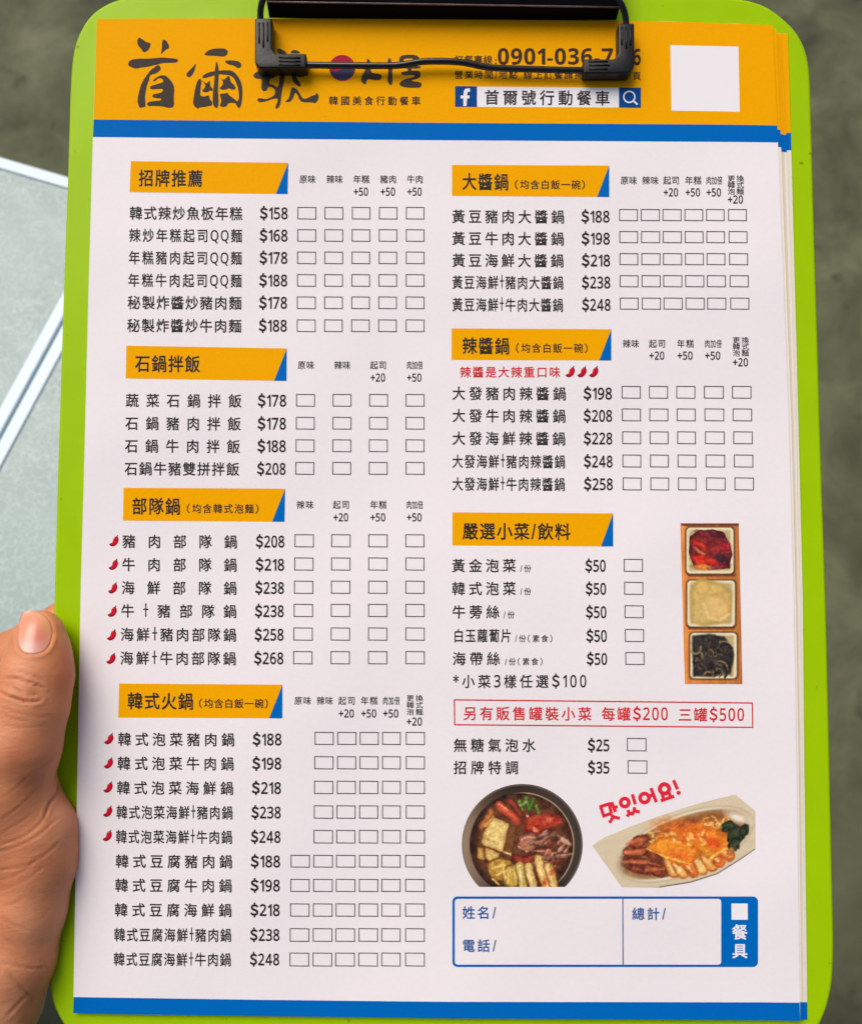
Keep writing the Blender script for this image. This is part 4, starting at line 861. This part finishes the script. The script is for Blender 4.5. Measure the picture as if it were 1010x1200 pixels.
def surface_nets(f, lo, hi, h):
    n = np.ceil((hi - lo) / h).astype(int) + 1
    ax = [lo[i] + h * np.arange(n[i]) for i in range(3)]
    D = np.empty(n)
    for i in range(0, n[0], 12):
        s = ax[0][i:i + 12]; g = np.stack(np.meshgrid(s, ax[1], ax[2], indexing='ij'), -1).reshape(-1, 3)
        D[i:i + len(s)] = f(g).reshape(len(s), n[1], n[2])
    S = D < 0; c = [S[i:n[0] - 1 + i, j:n[1] - 1 + j, k:n[2] - 1 + k] for i in (0, 1) for j in (0, 1) for k in (0, 1)]
    sm = sum(a.astype(np.int8) for a in c); act = (sm > 0) & (sm < 8)
    idx = -np.ones(act.shape, int); cells = np.argwhere(act); idx[act] = np.arange(len(cells))
    acc = np.zeros((len(cells), 3)); cnt = np.zeros(len(cells))
    cor = [(i, j, k) for i in (0, 1) for j in (0, 1) for k in (0, 1)]
    for a in cor:
        for b in cor:
            if sum(b) - sum(a) != 1 or any(b[q] < a[q] for q in range(3)): continue
            da = D[tuple((cells + a).T)]; db = D[tuple((cells + b).T)]; m = (da < 0) != (db < 0)
            t = np.where(m, da / np.where(m, da - db, 1), 0); p = np.array(a) + t[:, None] * (np.array(b) - np.array(a))
            acc[m] += p[m]; cnt[m] += 1
    V = lo + h * (cells + acc / cnt[:, None]); Q = []
    for q in range(3):
        o = [0, 0, 0]; o[q] = 1; u, v = (q + 1) % 3, (q + 2) % 3
        sl0 = [slice(1, n[i] - 1) for i in range(3)]; sl0[q] = slice(0, n[q] - 1); sl1 = list(sl0); sl1[q] = slice(1, n[q])
        A = S[tuple(sl0)]; B = S[tuple(sl1)]; e = np.argwhere(A != B); off = np.array([1, 1, 1]); off[q] = 0; e = e + off
        inside = S[tuple(e.T)]
        eu = np.zeros(3, int); eu[u] = 1; ev = np.zeros(3, int); ev[v] = 1
        g = [idx[tuple((e - x).T)] for x in (0 * eu, eu, eu + ev, ev)]
        quad = np.stack(g, 1); quad[~inside] = quad[~inside][:, ::-1]; Q.append(quad)
    Q = np.vstack(Q); return V, Q[(Q >= 0).all(1)]
HV, HQ = surface_nets(hand_sdf, np.array([-192., -150., -44.]), np.array([-66., 8., 26.]), .62)
# analytic normals
eps = .35; G = np.stack([hand_sdf(HV + np.eye(3)[i] * eps) - hand_sdf(HV - np.eye(3)[i] * eps) for i in range(3)], 1)
HN = G / (np.linalg.norm(G, axis=1)[:, None] + 1e-9)
hx, hy = to_px(HV); topside = (HN[:, 2] > -.1) & (HV[:, 2] > -9)
def seg(pts): return -sdline(hx, hy, pts, 0.0)
disp = np.zeros(len(HV)); tint = np.ones((len(HV), 3))
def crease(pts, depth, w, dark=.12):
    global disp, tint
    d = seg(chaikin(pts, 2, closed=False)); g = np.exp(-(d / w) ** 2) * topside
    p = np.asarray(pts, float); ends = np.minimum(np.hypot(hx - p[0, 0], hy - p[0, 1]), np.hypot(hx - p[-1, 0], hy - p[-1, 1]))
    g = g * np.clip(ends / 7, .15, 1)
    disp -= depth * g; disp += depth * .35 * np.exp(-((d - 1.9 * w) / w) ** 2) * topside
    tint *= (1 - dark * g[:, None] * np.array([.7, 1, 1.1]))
q8 = lambda l: tr(l, 0, 700, 7.5)
for l, dp, w in (([(30, 715), (150, 712), (250, 750), (330, 775), (400, 800)], .5, 1.5), ([(-30, 815), (20, 850), (120, 888), (230, 922), (330, 915), (370, 895)], .85, 1.7),
                 ([(95, 785), (150, 815), (215, 870)], .42, 1.5), ([(120, 640), (230, 662), (330, 705), (390, 745)], .24, 1.4), ([(255, 835), (320, 860), (400, 880)], .36, 1.4),
                 ([(30, 780), (80, 775), (110, 790)], .25, 1.3), ([(0, 960), (100, 1000), (230, 1040), (350, 1050), (450, 1035)], .18, 1.4), ([(150, 590), (250, 600), (330, 630)], .12, 1.2), ([(0, 1020), (150, 1075), (300, 1090)], .14, 1.4), ([(0, 1110), (160, 1150), (300, 1140), (420, 1120)], .12, 1.4)):
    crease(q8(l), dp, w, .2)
q6 = lambda l: tr(l, 0, 860, 6.67)
for l, dp, w in (([(478, 300), (470, 400), (430, 490), (375, 565), (350, 640)], .75, 1.9), ([(395, 560), (330, 690), (220, 790), (110, 840), (-20, 880)], .40, 1.5), ([(450, 655), (330, 780), (180, 870), (-20, 925)], .36, 1.5),
                 ([(480, 830), (380, 930), (250, 1020), (120, 1050), (-20, 1075)], .34, 1.5), ([(270, 610), (150, 700), (-10, 790)], .2, 1.4), ([(330, 380), (210, 520), (90, 620), (-10, 690)], .2, 1.5), ([(250, 300), (140, 420), (-10, 520)], .16, 1.4),
                 ([(300, 960), (170, 1100), (-10, 1150)], .2, 1.5), ([(360, 1020), (240, 1130), (60, 1210), (-10, 1230)], .2, 1.5), ([(150, 30), (100, 60), (0, 50)], .16, 1.4), ([(430, 180), (330, 260), (250, 300)], .1, 1.3), ([(500, 620), (430, 700)], .16, 1.3)):
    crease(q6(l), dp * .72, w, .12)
q7 = lambda l: tr(l, 0, 1030, 7.06)
for l, dp, w in (([(0, 700), (100, 720), (240, 745), (350, 742), (400, 735)], .30, 1.6), ([(0, 330), (120, 390), (240, 430)], .22, 1.8), ([(60, 780), (150, 870), (230, 950), (270, 1020)], .34, 2.2), ([(230, 960), (150, 1040), (60, 1140)], .26, 2.0), ([(0, 470), (120, 560), (200, 610)], .14, 1.6), ([(0, 240), (100, 220), (220, 140)], .16, 1.6), ([(420, 250), (350, 330), (260, 350)], .1, 1.6)):
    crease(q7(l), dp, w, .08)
# soft swellings of skin over the joint
for cx_, cy_, r, a in ((12, 815, 9, .5), (30, 806, 10, .35), (40, 826, 8, .3), (64, 930, 7, .3)):
    disp += a * np.exp(-(((hx - cx_) / r) ** 2 + ((hy - cy_) / (r * .7)) ** 2)) * topside
# nail bed: measured outline, left margin rolls round the thumb
NA = chaikin([(25.0, 719), (32, 715.2), (42, 715.0), (52, 720.5), (59.5, 729), (62, 741), (59, 754), (53, 762.5), (43, 766), (32, 765.6), (24, 761.5), (20.8, 752), (21.5, 735)], 2)
nd = sdpoly(hx, hy, NA)
disp -= .45 * np.exp(-((nd + .3) / 1.7) ** 2) * topside * (hy > 700); disp -= .55 * np.clip(nd / 3, 0, 1) * topside
disp += .28 * np.exp(-((nd + 4.5) / 2.6) ** 2) * topside * np.clip((hy - 722) / 20, 0, 1)
# colour of the skin itself: yellow flush beside the nail, redder side and tip, paler web; the last tint is painted shade
def patch(cx_, cy_, rx_, ry_, col, a):
    g = (a * np.exp(-(((hx - cx_) / rx_) ** 2 + ((hy - cy_) / ry_) ** 2)))[:, None]; tint[:] = tint * (1 - g) + tint * np.array(col) * g
patch(66, 745, 11, 22, (1.12, 1.12, .72), .7); patch(74, 790, 12, 26, (1.1, .88, .72), .6); patch(80, 830, 9, 16, (1.12, 1.05, .8), .4); patch(45, 716, 22, 6, (1.15, 1.12, 1.12), .8)
patch(72, 940, 12, 22, (1.08, .92, .88), .6); patch(66, 945, 7, 14, (1.0, 1.2, 1.3), .55); patch(86, 985, 8, 60, (1.08, .94, .88), .5); patch(58, 1130, 14, 60, (1.05, .86, .78), .5); patch(5, 925, 12, 16, (1.08, 1.12, 1.0), .5); patch(36, 1165, 10, 12, (.85, .72, .66), .5)
low_shade = np.clip((-HV[:, 2] - 6) / 4, 0, 1)[:, None] * (hx < 60)[:, None]; tint = tint * (1 - low_shade) + tint * np.array([.86, .76, .72]) * low_shade  # fingers below the board darkened in the tint, standing in for shade
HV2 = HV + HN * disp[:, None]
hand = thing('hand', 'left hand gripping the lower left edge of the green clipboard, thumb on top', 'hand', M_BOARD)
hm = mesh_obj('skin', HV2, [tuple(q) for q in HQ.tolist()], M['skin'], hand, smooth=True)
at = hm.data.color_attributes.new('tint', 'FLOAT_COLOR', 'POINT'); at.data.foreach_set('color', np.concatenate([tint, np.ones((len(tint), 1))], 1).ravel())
FV, FQ = surface_nets(hand_sdf, np.array([-330., -400., -85.]), np.array([-66., -149.2, 45.]), 2.4)
fa = mesh_obj('forearm', FV, [tuple(q) for q in FQ.tolist()], M['skin'], hand, smooth=True)
at = fa.data.color_attributes.new('tint', 'FLOAT_COLOR', 'POINT'); at.data.foreach_set('color', np.ones(len(FV) * 4))
# thumbnail
mn = bpy.data.materials.new('nail'); mn.use_nodes = True; b = mn.node_tree.nodes['Principled BSDF']
a_ = mn.node_tree.nodes.new('ShaderNodeAttribute'); a_.attribute_name = 'tint'; mn.node_tree.links.new(a_.outputs['Color'], b.inputs['Base Color'])
b.inputs['Roughness'].default_value = .32; b.inputs['Specular IOR Level'].default_value = .5; b.inputs['Coat Weight'].default_value = .15; b.inputs['Subsurface Weight'].default_value = .1; b.inputs['Subsurface Scale'].default_value = .001
bvh = BVHTree.FromPolygons([tuple(v) for v in HV2], [tuple(q) for q in HQ.tolist()])
nr, nc = 14, len(NA); ctr = NA.mean(0); nv = []; nf_ = []; ncol = []
VD = Vector((0, 0, -1))
for i in range(nr + 1):
    s_ = 1 - (i / nr)
    for j in range(nc):
        q = ctr + (NA[j] - ctr) * s_; o0 = P(q[0], q[1], 30); o1 = P(q[0], q[1], -5); dr = Vector(o1 - o0).normalized()
        h = bvh.ray_cast(Vector(o0), dr)[0]; h = np.array(h) if h is not None else P(q[0], q[1], 5)
        lift = .15 + .45 * math.sqrt(max(0, 1 - s_ ** 3)); nv.append(h + np.array([-.1, 0, 1.0]) * lift * .8)
        lun = 1 / (1 + math.exp(-(q[1] - 753 + .018 * (q[0] - 38) ** 2) / 1.3)) * np.exp(-((q[0] - 37) / 15) ** 2)
        base = np.array([226, 152, 122.]); pk = np.exp(-(((q[0] - 46) / 12) ** 2 + ((q[1] - 748) / 13) ** 2)); ye = np.exp(-(((q[0] - 57) / 7) ** 2 + ((q[1] - 732) / 12) ** 2)); tip = np.clip((724 - q[1]) / 10, 0, 1)
        c = base * (1 - .6 * pk) + np.array([206, 106, 88.]) * .6 * pk; c = c * (1 - .6 * ye) + np.array([222, 160, 84.]) * .6 * ye
        c = c * (1 - .75 * lun) + np.array([220, 172, 168.]) * .75 * lun; c = c * (1 - .5 * tip) + np.array([240, 196, 168.]) * .5 * tip
        if s_ > .95: c = c * .80
        ncol.append(lin(c))
for i in range(nr):
    nf_ += [(i * nc + j, i * nc + (j + 1) % nc, (i + 1) * nc + (j + 1) % nc, (i + 1) * nc + j) for j in range(nc)]
nl = mesh_obj('thumbnail', nv, nf_, mn, hand, smooth=True)
bm = bmesh.new(); bm.from_mesh(nl.data); bmesh.ops.remove_doubles(bm, verts=bm.verts, dist=1e-7)
bmesh.ops.recalc_face_normals(bm, faces=bm.faces)
bm.to_mesh(nl.data); bm.free()
at = nl.data.color_attributes.new('tint', 'FLOAT_COLOR', 'POINT')
kd = np.array(nv) * .001; cc = np.array(ncol)
for i_, v_ in enumerate(nl.data.vertices):
    k_ = np.argmin(((kd - np.array(v_.co)) ** 2).sum(1)); at.data[i_].color = (*cc[k_], 1)
if sum(f.normal.z for f in nl.data.polygons) < 0: nl.data.flip_normals()

# ------------------------------------------------------------------ tables and floor below
RC = np.array(MCAM.to_3x3())
def ground(px, py, z):
    d = RC @ np.array([(px - CX) / FPX, -(py - CY) / FPX, -1.0]); t = (z - CAM_H) / d[2]
    return np.array([d[0] * t, d[1] * t])
ZT = .74
g0, g1 = ground(0, 183.0, ZT), ground(78, 206.0, ZT); s0, s1 = ground(0, 510, ZT), ground(72.5, 376.7, ZT)
U = (g1 - g0) / np.linalg.norm(g1 - g0); Wd = (s0 - s1) / np.linalg.norm(s0 - s1)
Vd = np.array([U[1], -U[0]]);
if Vd @ Wd < 0: Vd = -Vd
# corner where the far edge meets the joint between the two tables
A_ = np.stack([U, -Wd], 1); tt_ = np.linalg.solve(A_, s1 - g0); corner = g0 + U * tt_[0]
def table_mat(name, c0, c1, c2, sc=9):
    m = bpy.data.materials.new(name); m.use_nodes = True; nt = m.node_tree; b = nt.nodes['Principled BSDF']; L = nt.links.new
    tc = nt.nodes.new('ShaderNodeTexCoord'); n1 = nt.nodes.new('ShaderNodeTexNoise'); n1.inputs['Scale'].default_value = sc; n1.inputs['Detail'].default_value = 5; n1.inputs['Distortion'].default_value = 1.2
    L(tc.outputs['Object'], n1.inputs['Vector']); r = nt.nodes.new('ShaderNodeValToRGB')
    r.color_ramp.elements[0].position = .32; r.color_ramp.elements[0].color = (*lin(c0), 1); r.color_ramp.elements[1].position = .68; r.color_ramp.elements[1].color = (*lin(c1), 1)
    L(n1.outputs[0], r.inputs[0])
    vo = nt.nodes.new('ShaderNodeTexVoronoi'); vo.feature = 'DISTANCE_TO_EDGE'; vo.inputs['Scale'].default_value = sc * 6
    n2 = nt.nodes.new('ShaderNodeTexNoise'); n2.inputs['Scale'].default_value = sc * 5; ad = nt.nodes.new('ShaderNodeMixRGB'); ad.inputs[0].default_value = .12
    L(tc.outputs['Object'], n2.inputs['Vector']); L(tc.outputs['Object'], ad.inputs[1]); L(n2.outputs['Color'], ad.inputs[2]); L(ad.outputs[0], vo.inputs['Vector'])
    mr = nt.nodes.new('ShaderNodeMapRange'); mr.inputs[1].default_value = 0; mr.inputs[2].default_value = .09; mr.inputs[3].default_value = .95; mr.inputs[4].default_value = 0
    L(vo.outputs['Distance'], mr.inputs[0]); mx = nt.nodes.new('ShaderNodeMixRGB'); mx.inputs[2].default_value = (*lin(c2), 1)
    n3 = nt.nodes.new('ShaderNodeTexNoise'); n3.inputs['Scale'].default_value = sc * 2.2; L(tc.outputs['Object'], n3.inputs['Vector'])
    mm = nt.nodes.new('ShaderNodeMath'); mm.operation = 'MULTIPLY'; L(mr.outputs[0], mm.inputs[0]); L(n3.outputs[0], mm.inputs[1])
    L(mm.outputs[0], mx.inputs[0]); L(r.outputs[0], mx.inputs[1]); L(mx.outputs[0], b.inputs['Base Color']); b.inputs['Roughness'].default_value = .34; return m
TM = table_mat('marbled_laminate', (112, 138, 136), (132, 158, 155), (166, 190, 187))
M['trim'] = mat('white_trim', (200, 220, 230), .35, .5, grain=.02, gscale=30)
M['steel'] = mat('grey_steel_tube', (120, 124, 128), .35, .5, metal=.8)
def box(name, lo, hi, m, parent, bev=.001):
    bm = bmesh.new(); bmesh.ops.create_cube(bm, size=1)
    for v in bm.verts: v.co = Vector([lo[i] + (v.co[i] + .5) * (hi[i] - lo[i]) for i in range(3)])
    bmesh.ops.bevel(bm, geom=bm.edges[:], offset=bev, segments=3, affect='EDGES', profile=.6)
    me = bpy.data.meshes.new(name); bm.to_mesh(me); bm.free(); me.materials.append(m)
    for p in me.polygons: p.use_smooth = False
    o = bpy.data.objects.new(name, me); COL.objects.link(o); o.parent = parent; return o
def table(label, org, du, dv, lu, lv, ulo):
    """org: corner; du along the far edge, dv along the joint. local x = du, y = -dv"""
    m = Matrix(((du[0], -dv[0], 0, org[0]), (du[1], -dv[1], 0, org[1]), (0, 0, 1, 0), (0, 0, 0, 1)))
    t = thing('table', label, 'table', m, 'pale folding tables pushed together')
    w = .0125; x0, x1 = (ulo, ulo + lu)
    box('tabletop', (x0 + w, -lv + w, ZT - .022), (x1 - w, -w, ZT - .0015), TM, t)
    box('edge_trim', (x0, -w, ZT - .026), (x1, 0, ZT), M['trim'], t, .002); box('edge_trim', (x0, -lv, ZT - .026), (x1, -lv + w, ZT), M['trim'], t, .002)
    box('edge_trim', (x0, -lv + w + .0003, ZT - .026), (x0 + w, -w - .0003, ZT), M['trim'], t, .002); box('edge_trim', (x1 - w, -lv + w + .0003, ZT - .026), (x1, -w - .0003, ZT), M['trim'], t, .002)
    for a in (x0 + .06, x1 - .085):
        for b_ in (-.085, -lv + .06): box('leg', (a, b_, 0), (a + .025, b_ + .025, ZT - .027), M['steel'], t)
table('pale marbled table with white trim, far side of the double white joint at left', corner, U, Vd, .75, 1.0, -.7513)
table('pale marbled table below the double white joint, mostly hidden under the clipboard', corner, U, Vd, .60, .62, .0013)
# floor
m = bpy.data.materials.new('worn_concrete'); m.use_nodes = True; nt = m.node_tree; b = nt.nodes['Principled BSDF']; L = nt.links.new
tc = nt.nodes.new('ShaderNodeTexCoord'); n1 = nt.nodes.new('ShaderNodeTexNoise'); n1.inputs['Scale'].default_value = 5.5; n1.inputs['Detail'].default_value = 8; n1.inputs['Roughness'].default_value = .62; n1.inputs['Distortion'].default_value = .5
L(tc.outputs['Object'], n1.inputs['Vector']); r = nt.nodes.new('ShaderNodeValToRGB'); el = r.color_ramp.elements
el[0].position = .30; el[0].color = (*lin((60, 63, 47)), 1); el[1].position = .72; el[1].color = (*lin((112, 114, 88)), 1); e = el.new(.5); e.color = (*lin((86, 90, 67)), 1)
L(n1.outputs[0], r.inputs[0])
n2 = nt.nodes.new('ShaderNodeTexNoise'); n2.inputs['Scale'].default_value = 14; n2.inputs['Detail'].default_value = 3; L(tc.outputs['Object'], n2.inputs['Vector'])
mr = nt.nodes.new('ShaderNodeMapRange'); mr.inputs[1].default_value = .26; mr.inputs[2].default_value = .36; mr.inputs[3].default_value = .5; mr.inputs[4].default_value = 1
L(n2.outputs[0], mr.inputs[0]); vm = nt.nodes.new('ShaderNodeVectorMath'); vm.operation = 'SCALE'; L(r.outputs[0], vm.inputs[0]); L(mr.outputs[0], vm.inputs['Scale']); L(vm.outputs[0], b.inputs['Base Color'])
b.inputs['Roughness'].default_value = .8; b.inputs['Specular IOR Level'].default_value = .25
fl_ = mesh_obj('floor', [(-60, -60, 0), (60, -60, 0), (60, 60, 0), (-60, 60, 0)], [(0, 1, 2, 3)], m); fl_['kind'] = 'structure'
